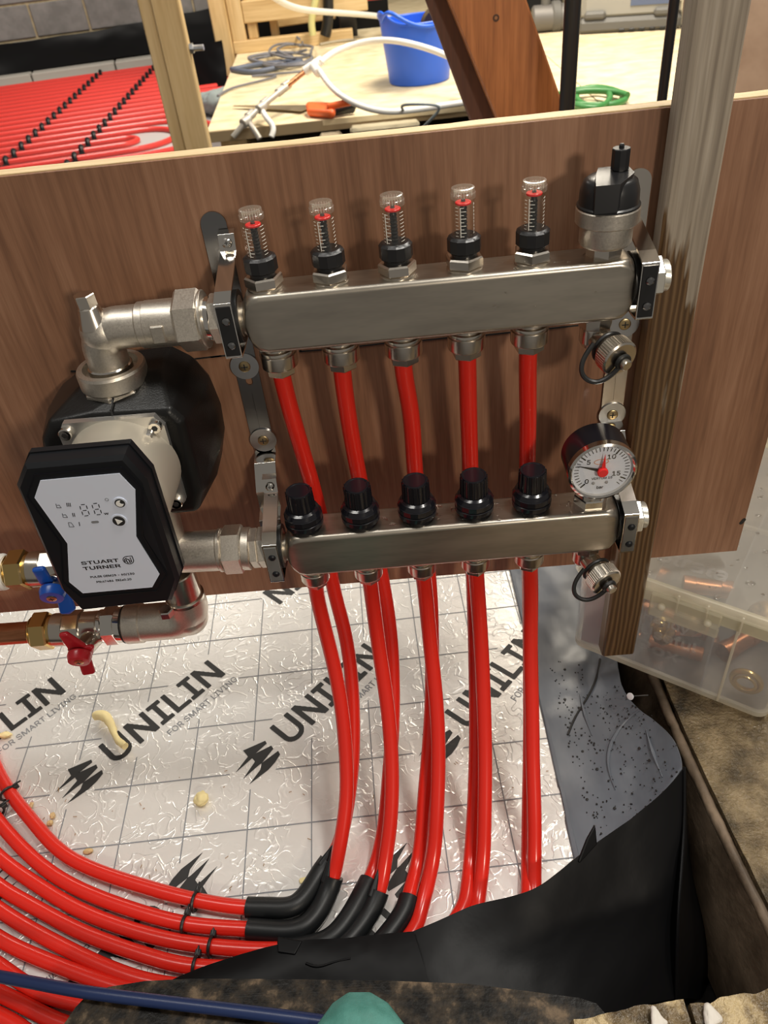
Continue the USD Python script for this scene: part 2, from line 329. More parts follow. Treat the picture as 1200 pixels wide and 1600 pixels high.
# ------------------------------------------------------------------ the setting
# insulation floor: foil boards of the pit, with their printed grid and lettering
fl = thing('floor', 'silver foil insulation floor with black printed grid and lettering', 'floor', (0, 0, -.08), kind='structure')
part(fl, 'foil_board', ext(Polygon([(-1.6, -.37), (.06, -.37), (.06, -.31), (.236, -.275), (.236, 1.3), (-1.6, 1.3)]), .08).apply_translation(A(0, 0, -.08)), FOIL)
GR = math.radians(2.4446); gx, gy = A(math.cos(GR), math.sin(GR), 0), A(-math.sin(GR), math.cos(GR), 0)
G0, G1, GS = -.18843, .54010, .07
_e = at(436.7, 944.2, 2, 0)[:2] + unit(A(.1163, .1229)) * .169
TX = [(A(-.3073, -.0449), 1), (A(-.0979, -.0375), 1), (A(.1145, -.0346), 1), (A(-.5172, -.0523), 1),   # top left of the U on the floor; -1 for a row printed the other way up
      (A(-.1743, -.2596), -1), (A(.0434, -.2652), -1), (A(-.388, -.2600), -1), (_e, -1)]
tdir = unit(A(.1163, .1229, 0)); tdn = A(tdir[1], -tdir[0], 0)   # along the words, and down the letters
U0, TL, TH = A(-.3073, -.0449, 0), .169, .0365
wing = []
for blade in ([(303, 750), (408, 706), (412, 718), (352, 765), (335, 785), (250, 850), (318, 778)], [(352, 765), (430, 728), (436, 742), (372, 808), (360, 815), (278, 878), (345, 800), (335, 785)], [(372, 808), (455, 752), (460, 768), (432, 803), (395, 838), (300, 903), (360, 838)]):
    wing.append([at(x / 2.857, 940 + y / 2.857, 2, 0)[:2] - U0[:2] for x, y in blade])
holes = []
def clipx(m, x=.2335):
    if m.bounds[1][0] < x: return m
    if m.bounds[0][0] > x: return None
    return trimesh.intersections.slice_mesh_plane(m, A(-1, 0, 0), A(x, 0, 0))
for o, sg in TX:
    o3 = A(o[0], o[1], 0); T_, D_n = tdir * sg, tdn * sg
    for nm, w, mm in (('printed_word', lay(text('UNILIN', TH, TL, True), o3 + D_n * TH + A(0, 0, .0002), T_, -D_n), INK),
                      ('small_print', lay(text('FOR SMART LIVING', .0085, .107, depth=.0003), o3 + T_ * .066 + D_n * .0575 + A(0, 0, .0002), T_, -D_n), INKG),
                      ('winged_emblem', flat_z(cat(*[ext(Polygon(np.array(b) * sg).buffer(0), .0003) for b in wing]), .0002).apply_translation(o3), INK)):
        w = clipx(w)
        if w is not None: part(fl, nm, w, mm)
    q = [o3 + T_ * a + D_n * b for a, b in ((-.006, -.008), (TL + .008, -.008), (TL + .008, .05), (TL + .004, .066), (.055, .066), (.05, .05), (-.006, .05))]
    holes.append(Polygon([p[:2] for p in q])); holes.append(Polygon([np.array(p) * sg + o for p in np.vstack(wing)]).convex_hull.buffer(.007))
hole = unary_union([h.buffer(0) for h in holes]); lines = []
clipb = Polygon([(-1.5, -.36), (.058, -.36), (.058, -.312), (.233, -.278), (.233, 1.25), (-1.5, 1.25)])
for k in range(-22, 9):
    a = gx * (G0 + k * GS); lines.append(LineString([(a - gy * .7)[:2], (a + gy * 1.4)[:2]]).buffer(.0006, cap_style=2))
for k in range(-12, 16):
    a = gy * (G1 - k * GS); lines.append(LineString([(a - gx * 1.6)[:2], (a + gx * .6)[:2]]).buffer(.0006, cap_style=2))
part(fl, 'printed_grid', flat_z(ext(unary_union(lines).intersection(clipb).difference(hole), .0003), .0002), INKG, kind='stuff')

# ground below the trench, and the lower far floor
g = solo('ground', rbox((-4, -1.2, -.30), (4, 3.0, -.16), .01), SOIL, 'dark bare soil at the bottom of the trench beside the floor', 'ground', kind='structure')
# right-hand concrete slab
se = [A(.372, .9, .018), A(.373, .3, .018), A(.374, .1, .018), A(.376, -.03, .018), A(.381, -.145, .018), A(.392, -.285, .018), A(.405, -.42, .018), A(.41, -.62, .018)]
top = sheet([se] + [[p + A(dx, 0, .0) for p in se] for dx in (.03, .08, .18, .34, .6)], .03, 190, 110, .0040, 34, 3)
sl = thing('concrete_slab', 'wet brown concrete slab under the clear plastic box', 'slab', (.8, 0, -.16), kind='structure')
part(sl, 'slab_top', top, CONC, smooth=60)
part(sl, 'slab_body', rbox((.42, -.62, -.16), (1.0, .9, -.02), .01), CONC)
# pale broken render on the slab's trench edge
edge = [A(.369, .10, .004), A(.371, -.03, .006), A(.376, -.145, .006), A(.388, -.285, .006), A(.400, -.42, .006)]
e2 = rough(tube(spline(edge, 60), .0065, 10), .0025, 60, 5, .006)
part(sl, 'slab_lip', e2, CONCW, 'crumbling pale edge of the slab', smooth=60)
wallf = sheet([[p + A(-.002, 0, -.004) for p in edge], [p + A(-.016, 0, -.07) for p in edge], [p + A(-.020, 0, -.15) for p in edge]], .004, 60, 14, .005, 28, 4)
part(sl, 'slab_face', wallf, CONCW, 'muddy concrete face of the slab', smooth=60)

# far red pipe floor, its ledge and the block wall
def far(px, py, z=-.12): return at(px, py, 2, z)
WA, WB = far(0, 130), far(230, 98); wd = unit((WB - WA) * A(1, 1, 0)); wn = A(-wd[1], wd[0], 0)
def wl(u, v, z): return WA * A(1, 1, 0) + wd * u + wn * v + A(0, 0, z)
def wbox(u0, u1, v0, v1, z0, z1, c=.003):
    m = rbox((u0, v0, z0), (u1, v1, z1), c); return lay(m, WA * A(1, 1, 0), wd, wn)
solo('floor', wbox(-3, 6.5, -3.2, .8, -.20, -.150), plain('grey_foil_far', (.50, .48, .48), .5, .2), 'grey board floor under the far red pipes', 'floor', kind='structure')
wb = thing('wall_back', 'grey concrete block wall with sandy mortar at the back', 'wall', wl(1, .3, -.15), kind='structure')
part(wb, 'mortar_bed', wbox(-2.5, 2.45, .34, .45, -.15, 1.6), MORTAR)
for r in range(-1, 6):
    for c in range(-5, 6):
        u0 = c * .405 + (.2 if r % 2 else 0) - .08; z0 = .105 + r * .225
        part(wb, 'block', wbox(u0, u0 + .39, .325, .44, z0, z0 + .21, .006), BLOCK[(c * 3 + r * 5) % 3])
solo('ledge_slab', cat(*[wbox(k * .62 - 1.0, k * .62 - .39, -.02, .33, -.16, -.085, .008) for k in range(6)]), plain('ledge_concrete', (.42, .40, .36), .8, bump=.4), 'pale concrete ledge below the far block wall', 'ledge', kind='structure')
top_e = [wl(u, .30, z) for u, z in ((-1.2, .07), (-.3, .085), (.3, .09), (.9, .105), (1.5, .14), (2.2, .16))]
mid_e = [wl(u, v, z) for u, v, z in ((-1.2, .20, .0), (-.3, .14, .01), (.3, .22, .01), (.9, .24, .02), (1.5, .22, .03), (2.2, .22, .04))]
bot_e = [wl(u, .10, -.08) for u in (-1.2, -.3, .3, .9, 1.5, 2.2)]
solo('membrane_strip', sheet([top_e, mid_e, bot_e], .004, 70, 16, .02, 4, 8), DPM, 'black membrane strip lapped up the far block wall', 'membrane', smooth=60)
def uv(p): d = p - WA; return np.dot(d, wd), np.dot(d, wn)
# red pipe runs of the far floor: nearest six join in three loops
nrun, pitch = 20, .142
for k in range(3):
    va, vb = -.12 - (nrun - 1 - k) * pitch, -.12 - (nrun - 6 + k) * pitch
    ue = uv(far(228, 215))[0] - .06 * k; c = (va + vb) / 2; R = (vb - va) / 2
    P = [wl(-3, va, -.138)] + [wl(x, va, -.138) for x in np.linspace(-2.8, ue - .05, 10)] + [wl(ue + R * math.sin(t), c - R * math.cos(t), -.138) for t in np.linspace(0, math.pi, 18)] + [wl(x, vb, -.138) for x in np.linspace(ue - .05, -3, 10)]
    solo('red_floor_pipe', tube(P, .0145, 10), REDF, ('outermost', 'middle', 'innermost')[k] + ' of three nested red pipe loops on the far floor', 'pipe', 'red pipe loops on the far floor')
ordn = 'first second third fourth fifth sixth seventh eighth ninth tenth eleventh twelfth thirteenth fourteenth'.split()
for k in range(nrun - 6):
    v = -.12 - k * pitch
    solo('red_floor_pipe', tube([wl(x, v, -.138) for x in np.linspace(-3, 2.4 if k < 9 else 1.9, 8)], .0145, 10), REDF, f'{ordn[k]} straight red pipe run from the far block wall', 'pipe', 'straight red pipe runs on the far floor')
for (p0, p1), lab in zip((((10, 247), (150, 118)), ((118, 240), (233, 112))), ('left', 'right')):
    a, b = uv(far(*p0)), uv(far(*p1))
    f = lambda v: a[0] + (b[0] - a[0]) * (v - a[1]) / (b[1] - a[1])
    t = thing('pipe_clip_rail', f'{lab} of the two black clip rails across the far red pipes', 'pipe clip rail', wl(f(-1), -1, -.15), 'black clip rails on the far red pipes')
    v0, v1 = -.12 - nrun * pitch, 0
    part(t, 'rail', tube([wl(f(v), v, -.147) for v in np.linspace(v0, v1, 6)], .012, 6), BLACK_M)
    for k in range(nrun):
        v = -.12 - k * pitch; u = f(v); m = ring((0, 0, 0), (1, 0, 0), .022, .013, 14, 6)
        part(t, 'clip', lay(m, wl(u, v, -.138), wd, wn), BLACK_M)

# chipboard deck of the far room
dk = thing('floor', 'pale chipboard deck floor of the far room', 'floor', (.8, 5, -.03), kind='structure')
E0 = [far(323, 206, 0), far(492, 185, 0), far(629, 174, 0), far(720, 165, 0)]
xs = [-1.0, -.66, .22, 2.6, 5]
LX = lambda y: -.655 - (y - 3.116) * .056
part(dk, 'board', ext(Polygon([(LX(3.116), 3.116), (1.02, 3.09), (1.02, 5.6), (LX(5.6), 5.6)]), .022).apply_translation(A(0, 0, -.022)), CHIP)
part(dk, 'board', ext(Polygon([(1.024, 2.35), (3.4, 2.35), (3.4, 5.6), (1.024, 5.6)]), .022).apply_translation(A(0, 0, -.022)), CHIP)
part(dk, 'board', ext(Polygon([(.62, 2.2), (1.02, 2.2), (1.02, 3.086), (.62, 3.086)]), .022).apply_translation(A(0, 0, -.024)), CHIP)
part(dk, 'board', ext(Polygon([(-.05, 5.604), (3.4, 5.604), (3.4, 9), (-.05, 9)]), .022).apply_translation(A(0, 0, -.022)), CHIP)
part(dk, 'board_edge', rbox((-.655, 3.108, -.045), (1.02, 3.114, -.001), .001), CHIPE, 'dark cut edge of the deck')
part(dk, 'joist', rbox((-.62, 3.2, -.16), (-.5, 5.5, -.023)), PINE); part(dk, 'joist', rbox((.9, 3.2, -.16), (1.02, 5.5, -.023)), PINE); part(dk, 'joist', rbox((1.1, 2.4, -.16), (1.25, 8, -.023)), PINE)
solo('wall_far', rbox((-1.0, 9, -.2), (6, 9.2, 2.6)), plain('far_plaster', (.42, .36, .26), .9), 'dim sandy wall at the far end of the deck', 'wall', kind='structure')
solo('ground', rbox((-6, 3.0, -.6), (6, 9.5, -.21), .01), SOIL, 'dark void below the far deck', 'ground', kind='structure')
b = rough(rbox((-.02, 3.02, -.16), (.28, 3.10, -.03), .01), .006, 20, 3, .03)
solo('rubble_stone', b, plain('pale_rubble', (.40, .35, .24), .9, bump=.5), 'pale rough stone below the deck edge behind the board', 'stone')
b = rough(rbox((-.16, 3.02, -.16), (-.06, 3.10, -.045), .012), .006, 22, 9, .03)
solo('rubble_stone', b, plain('brown_rubble', (.30, .24, .16), .9, bump=.5), 'small squarish brown stone below the deck edge', 'stone')

# ------------------------------------------------------------------ plywood board and post
bd = thing('plywood_board', 'reddish brown plywood board carrying the manifolds and pump', 'board', (0, .006, .195))
part(bd, 'face_veneer', rbox((-.80, 0, .196), (.4365, .0022, .6365), .0004), PLY)
part(bd, 'ply_core', rough(rbox((-.80, .0023, .1955), (.4365, .0170, .6375), .0004), .0006, 60, 2, .02), PLYE, 'pale splintery ply edge', smooth=40)
def onb(px, py): p = at(px, py, 1, 0); return (p[0], p[2])
for a, b_ in (((258, 566), (345, 556)), ((330, 558), (382, 552)), ((470, 549), (545, 543)), ((560, 541), (620, 534)), ((660, 532), (705, 527)), ((755, 524), (800, 519)), ((852, 514), (906, 508))):
    part(bd, 'marker_line', strip_xz([onb(*a), onb(*b_)], 0.0, .0003, .0014), MARK)
part(bd, 'marker_line', strip_xz([onb(470, 543), onb(469, 549)], 0, .0003, .0018), MARK); part(bd, 'marker_line', strip_xz([onb(112, 580), onb(117, 580)], 0, .0003, .0018), MARK)
p = onb(1158, 817); part(bd, 'paint_spot', strip_xz([p, (p[0] + .002, p[1] + .004)], 0, .0003, .004), MARK)

def post_mat():
    nodes = {'g': ('geometry', {}), 's': ('separate_xyz', {}), 'm': ('mapping', {'scale': (1, 1, .03)}), 'm2': ('mapping', {'scale': (1, 1, .10)}), 'm3': ('mapping', {'scale': (1, 1, .16)}),
             'n': ('noise_texture', {'scale': 210, 'detail': 4}), 'n2': ('noise_texture', {'scale': 46, 'detail': 4, 'distortion': .4}), 'n4': ('noise_texture', {'scale': 9, 'detail': 3}),
             'w': ('wave_texture', {'wave_type': 'bands', 'bands_direction': 'x', 'scale': 62, 'distortion': 6, 'detail': 2, 'detail_scale': .9}),
             'rw': ('rgb_ramp', {'ramp': [(.1, (.052, .026, .010)), (.55, (.11, .060, .025)), (.95, (.19, .115, .055))]}),
             'mw': ('mix_float', {'fac': .45}),
             'rd': ('rgb_ramp', {'ramp': [(.3, (.21, .17, .13)), (.5, (.31, .26, .20)), (.7, (.42, .36, .29))]}),
             'k': ('math', {'math_type': 'multiply_add', 'value2': .42, 'value3': .0}), 'k2': ('math', {'math_type': 'add'}), 'f': ('map_range', {'from_min': .715, 'from_max': .730, 'clamp': True}),
             'st': ('map_range', {'from_min': .57, 'from_max': .63, 'to_min': 0, 'to_max': .75, 'clamp': True}), 'mxs': ('mix_color', {'b': (.33, .29, .23)}),
             'mx': ('mix_color', {}), 'q': ('mix_float', {'a': .38, 'b': .75}), 'b': ('bump', {'strength': .35, 'distance': .001}), 'p': ('principled_bsdf', {})}
    links = [('g.position', 's.vector'), ('g.position', 'm.vector'), ('g.position', 'm2.vector'), ('g.position', 'm3.vector'), ('m.vector', 'n.vector'), ('m2.vector', 'n2.vector'), ('m3.vector', 'w.vector'), ('m3.vector', 'n4.vector'),
             ('w.fac', 'mw.a'), ('n.fac', 'mw.b'), ('mw.result', 'rw.fac'), ('n.fac', 'rd.fac'), ('n2.fac', 'k.value1'), ('s.z', 'k2.value1'), ('k.value', 'k2.value2'), ('k2.value', 'f.value'),
             ('n2.fac', 'st.value'), ('st.result', 'mxs.fac'), ('rw.color', 'mxs.a'),
             ('f.result', 'mx.fac'), ('mxs.result', 'mx.a'), ('rd.color', 'mx.b'), ('mx.result', 'p.base_color'), ('f.result', 'q.fac'), ('q.result', 'p.roughness'), ('w.fac', 'b.height'), ('b.normal', 'p.normal')]
    return mat('wet_post_timber', nodes, links)
POST = post_mat()
solo('timber_post', rbox((.3010, -.020, .062), (.3380, -.0003, 1.15), .0022), POST, 'upright grey timber post, wet and dark below, screwed to the plywood board', 'post')

# ------------------------------------------------------------------ manifold bars
UXs = [.0026 + .0486 * i for i in range(5)]; UY, UT, UB = -.0545, .557, .5115
LXs = [.0032 + .0484 * i for i in range(5)]; LY, LT, LB = -.0900, .357, .3130
POS5 = ['leftmost', 'second from the left', 'middle', 'second from the right', 'rightmost']
def bar_body(x0, x1, y, zb, zt):
    """rounded square tube with swaged round ends."""
    secs = []
    zc, hh, hw = (zb + zt) / 2, (zt - zb) / 2, .0172
    for x, k, r in [(x0 - .006, .52, 1), (x0 - .001, .55, 1), (x0 + .0005, .70, .9), (x0 + .003, .88, .6), (x0 + .008, .98, .34), (x0 + .014, 1, .24), (x1 - .014, 1, .24), (x1 - .008, .98, .34), (x1 - .003, .88, .6), (x1 - .0005, .70, .9), (x1 + .001, .55, 1), (x1 + .006, .52, 1)]:
        a, b = hw * (k if k > .8 else k * hh / hw * .95), hh * k; rr = min(a, b) * r; P = []
        for cx, cz, t0 in ((a - rr, b - rr, 0), (-(a - rr), b - rr, 90), (-(a - rr), -(b - rr), 180), (a - rr, -(b - rr), 270)):
            for t in np.linspace(t0, t0 + 90, 8): P.append((x, y + cx + rr * math.cos(math.radians(t)), zc + cz + rr * math.sin(math.radians(t))))
        secs.append(P)
    V = np.array(secs).reshape(-1, 3); n = 32; F = []
    for i in range(len(secs) - 1):
        for j in range(n): a, b, c, d = i * n + j, i * n + (j + 1) % n, (i + 1) * n + (j + 1) % n, (i + 1) * n + j; F += [(a, c, b), (a, d, c)]
    F += [(0, j, j + 1) for j in range(1, n - 1)]; o = (len(secs) - 1) * n; F += [(o, o + j + 1, o + j) for j in range(1, n - 1)]
    m = trimesh.Trimesh(V, np.array(F), process=False); m.fix_normals(); return m
def connector(par, x, y, zb, R):
    c = part(par, 'pipe_connector', turned((x, y, zb + .002), (0, 0, -1), [(.0115, 0), (.0115, .005), (R - .0004, .0055), (R, .0075), (R - .0004, .0085), (R + .0004, .0092), (R + .0004, .0188), (R, .0198), (R - .003, .0203)], 32), NICKEL_S)
    part(c, 'hex_end', hexa((x, y, zb - .0180), (x, y, zb - .0252), R - .0025, rot=.4), NICKEL_S)
ub = thing('manifold_bar', 'upper brushed stainless manifold bar carrying the clear flow meters', 'manifold', (.13, UY, UB))
part(ub, 'bar_body', bar_body(-.015, .2705, UY, UB, UT), BRUSH, smooth=50)
for x in UXs: connector(ub, x, UY, UB, .0142)
part(ub, 'end_neck', hexa((-.019, UY, .5365), (-.0415, UY, .5365), .0185), NICKEL)
part(ub, 'end_cap', [hexa((.276, UY, .5365), (.2915, UY, .5365), .0150, x=(0, 0, 1)), rod((.2905, UY, .5365), (.2965, UY, .5365), .0115)], NEARW)
lb = thing('manifold_bar', 'lower brushed stainless manifold bar carrying the black valve caps', 'manifold', (.13, LY, LB))
part(lb, 'bar_body', bar_body(-.015, .2705, LY, LB, LT), BRUSH, smooth=50)
for x in LXs: connector(lb, x, LY, LB, .0128)
part(lb, 'end_neck', hexa((-.019, LY, .337), (-.0405, LY, .337), .0185), NICKEL)
part(lb, 'end_cap', [hexa((.276, LY, .337), (.2905, LY, .337), .0150, x=(0, 0, 1)), rod((.2895, LY, .337), (.2955, LY, .337), .0115)], NEARW)

# flow meters
def squash(m, o, k): m = tm(m).copy(); m.vertices = (m.vertices - o) * A(1, 1, k) + o; return m
def flow_meter(x, disc, label, spin):
    t = thing('flow_meter', label, 'flow meter', (x, UY, UT), 'flow meters on the upper manifold')
    o = A(x, UY, UT); part_ = part
    def P(par, nm, m, mt, *a, **k): return part_(par, nm, squash(cat(*m) if isinstance(m, list) else m, o, .90), mt, *a, **k)
    P(t, 'base_nut', [turned(o, (0, 0, 1), [(.0118, -.001), (.0130, 0), (.0130, .0012), (.011, .002)], 32), hexa(o + A(0, 0, .0015), o + A(0, 0, .0105), .0140, .0013, rot=spin)], NICKEL_S, smooth=25)
    P(t, 'collar', [turned(o, (0, 0, 1), [(.0092, .009), (.0092, .0140)], 28), hexa(o + A(0, 0, .0136), o + A(0, 0, .0258), .0121, .0012, n=12), turned(o, (0, 0, 1), [(.0112, .0253), (.0095, .0266)], 28)], BLACK, smooth=20)
    P(t, 'sight_tube', orient(lathe([(.0074, .0255), (.0074, .0540), (.0084, .0545), (.0084, .0255), (.0074, .0255)], 32), o, (0, 0, 1)), CLEARP)
    cp = P(t, 'cap', orient(lathe([(.0084, .0545), (.0087, .0550), (.0087, .0585), (.0082, .0590), (.0079, .0622), (.0064, .0624), (.0060, .0600), (0, .0600)], 36), o, (0, 0, 1)), CLEARC, 'clear ribbed cap')
    P(cp, 'rib', [rod(o + A(.0062 * math.cos(a), .0062 * math.sin(a), .0560), o + A(.0062 * math.cos(a), .0062 * math.sin(a), 0.0600), .00026, 5, .0001) for a in np.arange(20) * math.pi / 10], RIBM, 'pale ribs inside the cap', kind='stuff')
    P(t, 'stem', turned(o, (0, 0, 1), [(.0024, .024)] + [q for k in range(9) for q in ((.0027, .0255 + k * .0027), (.0021, .0265 + k * .0027))] + [(.0014, disc + .0035)], 16), BLACK)
    P(t, 'indicator_disc', rod(o + A(0, 0, disc), o + A(0, 0, disc + .0018), .0056, 24, .0004), REDPT, 'red flow indicator')
    S = []
    a0 = -math.pi / 2 - .95 + spin * .9
    def arc(a, b, z, w):
        an = np.linspace(a, b, 5); return orient(tube(np.array([(.0072 * math.cos(q), .0072 * math.sin(q), z) for q in an]), w, 5), o, (0, 0, 1))
    S.append(rod(o + A(.0072 * math.cos(a0), .0072 * math.sin(a0), .0268), o + A(.0072 * math.cos(a0), .0072 * math.sin(a0), disc - .001), .00034, 5, .0001))
    for k in range(9):
        z = .0275 + k * .0027; S.append(arc(a0, a0 + (.55 if k % 2 else .34), z, .00026)); S.append(arc(a0 + 1.55, a0 + 2.15, z + .0006, .00022)); S.append(arc(a0 - .55, a0 - .25, z, .00020))
    P(t, 'scale', S, WHITEPR, 'white printed scale', kind='stuff')
for i, x in enumerate(UXs):
    flow_meter(x, (.0492, .0497, .0505, .0500, .0515)[i], f'clear flow meter with red disc, {POS5[i]} of five on the upper bar', (.2, .5, .05, .62, .35)[i])

# lower valve caps
def valve(x):
    t = thing('manifold_valve', f'black ribbed valve cap, {POS5[0]} of five on the lower bar', 'valve', (x, LY, LT), 'black capped valves on the lower manifold')
    o = A(x, LY, LT)
    def P(par, nm, m, mt, *a, **k): return part(par, nm, squash(cat(*m) if isinstance(m, list) else m, o, .90), mt, *a, **k)
    P(t, 'base_ring', turned(o, (0, 0, 1), [(.0138, -.0005), (.0140, .002), (.0155, .004), (.0165, .0055), (.0165, .0098), (.0158, .0104)], 32), BLACK_G)
    P(t, 'collar', [hexa(o + A(0, 0, .0100), o + A(0, 0, .0185), .0164, .0016, n=16), turned(o, (0, 0, 1), [(.0156, .0180), (.0140, .0218), (.0116, .0232)], 32)], BLACK_G, smooth=20)
    kn = P(t, 'knob', turned(o, (0, 0, 1), [(.0112, .022), (.0108, .0420), (.0102, .0435), (.0090, .0436), (.0084, .0430)], 36), BLACK_G)
    P(kn, 'grip_rib', [rod(o + A(.0112 * math.cos(a), .0112 * math.sin(a), .0225), o + A(.0107 * math.cos(a), .0107 * math.sin(a), .0425), .00075, 6, .0002) for a in np.arange(18) * math.pi / 9], BLACK_G, kind='stuff')
    return t
v0 = valve(LXs[0])
for i in range(1, 5): dup(v0, (LXs[i], LY, LT), f'black ribbed valve cap, {POS5[i]} of five on the lower bar')

# air vent
o = A(.2485, UY, UT)
t = thing('air_vent', 'automatic air vent with black cap and nickel body on the upper bar', 'air vent', o)
def PV(par, nm, m, mt, *a, **k):
    m = cat(*m) if isinstance(m, list) else tm(m); v = m.vertices.copy(); z = v[:, 2] - o[2]; v[:, 2] = o[2] + np.interp(z, [-.01, 0, .0385, .064, .071, .0895], [-.01, 0, .0345, .0540, .0570, .0735]); return part(par, nm, trimesh.Trimesh(v, m.faces, process=False), mt, *a, **k)
PV(t, 'neck', hexa(o + A(0, 0, -.001), o + A(0, 0, .0088), .0130, n=8), NICKEL_S, smooth=25)
PV(t, 'body', turned(o, (0, 0, 1), [(.0130, .0075), (.0172, .0090), (.0184, .0110), (.0184, .0250), (.0210, .0258), (.0220, .0268), (.0220, .0372), (.0212, .0384), (.0190, .0386)], 40), NICKEL)
PV(t, 'cap', turned(o, (0, 0, 1), [(.0203, .0375), (.0216, .0385), (.0216, .0400), (.0204, .0412), (.0200, .0520), (.0180, .0600), (.0150, .0630), (.0090, .0640)], 40), BLACK)
hs = hull([(x, y, z) + o for x, y, z in ((-.0150, -.0215, .041), (.0000, -.0225, .041), (-.0150, -.0200, .0640), (.0010, -.0205, .0640), (-.0120, -.006, .0690), (.0140, -.006, .0690), (.0140, .012, .0690), (-.0060, .012, .0690), (-.013, .004, .041), (.012, .004, .041), (.015, .008, .060), (-.008, .010, .060))])
PV(t, 'float_housing', hs, BLACK, smooth=20)
PV(t, 'nozzle_cap', [turned(o + A(.0062, .003, 0), (0, 0, 1), [(.0046, .0680), (.0046, .0705), (.0062, .0710), (.0062, .0850), (.0058, .0856)], 10), turned(o + A(.0062, .003, 0), (0, 0, 1), [(.0018, .0850), (.0018, .0875), (.0012, .0885)], 12)], BLACK, smooth=25)

# drain valves
def drain(y, zb, label):
    o = A(.2470, y, zb)
    t = thing('drain_valve', label, 'drain valve', (.247, y, zb - .03))
    d = unit(A(.34, -.92, -.16))
    c = o + A(0, 0, -.0175)
    part(t, 'tail', [hexa(o + A(0, 0, .002), o + A(0, 0, -.010), .0128, n=8), turned(o, (0, 0, -1), [(.0105, .009), (.0112, .012), (.0112, .022), (.0090, .0260)], 24)], NICKEL_S, smooth=25)
    part(t, 'spout', turned(c, d, [(.0092, 0), (.0092, .016), (.0112, .017), (.0112, .019), (.0095, .020), (.0095, .027)], 28), NICKEL_S)
    cp = part(t, 'knurled_cap', turned(c, d, [(.0110, .0225), (.0142, .0235), (.0142, .0345), (.0130, .0356), (.0090, .0358)], 48), NICKEL_S, smooth=25)
    f = frame(d); kn = []
    for a in np.arange(48) * math.pi / 24:
        q = f @ A(.0142 * math.cos(a), .0142 * math.sin(a), 0); kn.append(rod(c + q + d * .0240, c + q + d * .0340, .0005, 5, .0001))
    part(cp, 'knurling', kn, NICKEL_S, kind='stuff')
    part(t, 'stud', turned(c, d, [(.0032, .0355), (.0032, .040), (.0044, .0402), (.0044, .0435), (.0036, .0442)], 18), NICKEL_S)
    a, b = c + d * .018, c + d * .0385
    side = unit(np.cross(d, A(0, 0, 1)) * -1)   # towards the left
    side = unit(A(-1, 0, 0) - d * np.dot(A(-1, 0, 0), d)); up = np.cross(side, d); up = up if up[2] > 0 else -up
    K = [a + side * .0105 + up * .003, a + up * .011 + side * .003, a + side * .013 + up * .008, a + side * .0235 - up * .002 + d * .004, a + side * .0260 - up * .010 + d * .010, a + side * .0175 - up * .0145 + d * .017, b + side * .004 - up * .005, b]
    part(t, 'strap', [tube(spline(K[2:], 36), .0019, 8), ring(a, d, .0118, .0016, 28, 8), rod(b - d * .0015, b + d * .0015, .0065, 20)], RUBBER, 'black rubber retaining strap')
    return t
drain(UY, UB, 'knurled drain valve with black strap under the upper manifold bar')
drain(LY, LB, 'knurled drain valve with black strap under the lower manifold bar')

# pressure gauge
gx0, gyf, gz = .2465, -.1140, .4062
t = thing('pressure_gauge', 'round pressure gauge with white dial on the lower manifold bar', 'pressure gauge', (.2465, LY, LT))
o = A(.2465, LY, LT)
part(t, 'stem', [hexa(o + A(0, 0, -.001), o + A(0, 0, .0085), .0140), turned(o, (0, 0, 1), [(.0088, .008), (.0088, .030)], 24), hexa(o + A(0, 0, .012), o + A(0, 0, .021), .0095)], CHROME, smooth=25)
c = A(gx0, gyf, gz); dd = A(0, 1, 0)
part(t, 'case', turned(c, dd, [(.0255, .002), (.0262, .003), (.0262, .029), (.024, .0315)], 48), BLACK_G)
part(t, 'bezel', orient(lathe([(.0238, .0035), (.0238, -.001), (.0250, -.0022), (.0268, -.0012), (.0270, .004), (.0262, .0045)], 56), c, dd), CHROME)
dl = part(t, 'dial', orient(solid([(.0240, 0), (.0240, .0015)], 48), c + A(0, .0018, 0), dd), DIAL)
yd = gyf + .0016
tk = []
for k in range(33):
    a = math.radians(225 - k * 270 / 32); r0, r1 = (.0185, .0215) if k % 10 else (.0178, .0218)
    tk.append(strip_xz([(gx0 + r0 * math.cos(a), gz + r0 * math.sin(a)), (gx0 + r1 * math.cos(a), gz + r1 * math.sin(a))], yd, .0002, .0011 if k % 10 == 0 else .0005))
part(dl, 'scale_marks', tk, INK, kind='stuff')
def dialtext(s, h, a=None, r=0, xy=None, m=INK):
    tx = text(s, h); w = tx.bounds[1][0]
    x, z = xy if xy else (gx0 + r * math.cos(math.radians(a)), gz + r * math.sin(math.radians(a)))
    part(dl, 'dial_lettering', lay(tx, A(x - w / 2, yd, z - h / 2), (1, 0, 0), (0, 0, 1)), m)
dialtext('0', .0042, 222, .0148); dialtext('5', .0042, 141, .0140); dialtext('10', .0042, 62, .0140); dialtext('15', .0042, -20, .0125)
dialtext('VERTUM 18', .0021, xy=(gx0 + .0008, gz - .0078), m=INKG); dialtext('bar', .0026, xy=(gx0, gz - .0168))
part(dl, 'dial_emblem', face_xz(ext(Polygon([(gx0 - .001 + .0058 * math.cos(a), gz + .0082 + .0027 * math.sin(a)) for a in np.linspace(0, 6.28, 30)[:-1]]).difference(Polygon([(gx0 - .001 + .0053 * math.cos(a), gz + .0082 + .0022 * math.sin(a)) for a in np.linspace(0, 6.28, 30)[:-1]])), .0002), yd), plain('dial_orange', (.75, .35, .2), .5))
for s in (-1, 1): part(dl, 'dial_screw', ball((gx0 - .0005 + s * .0052, yd, gz - .0122), .0014, 2), ZINC)
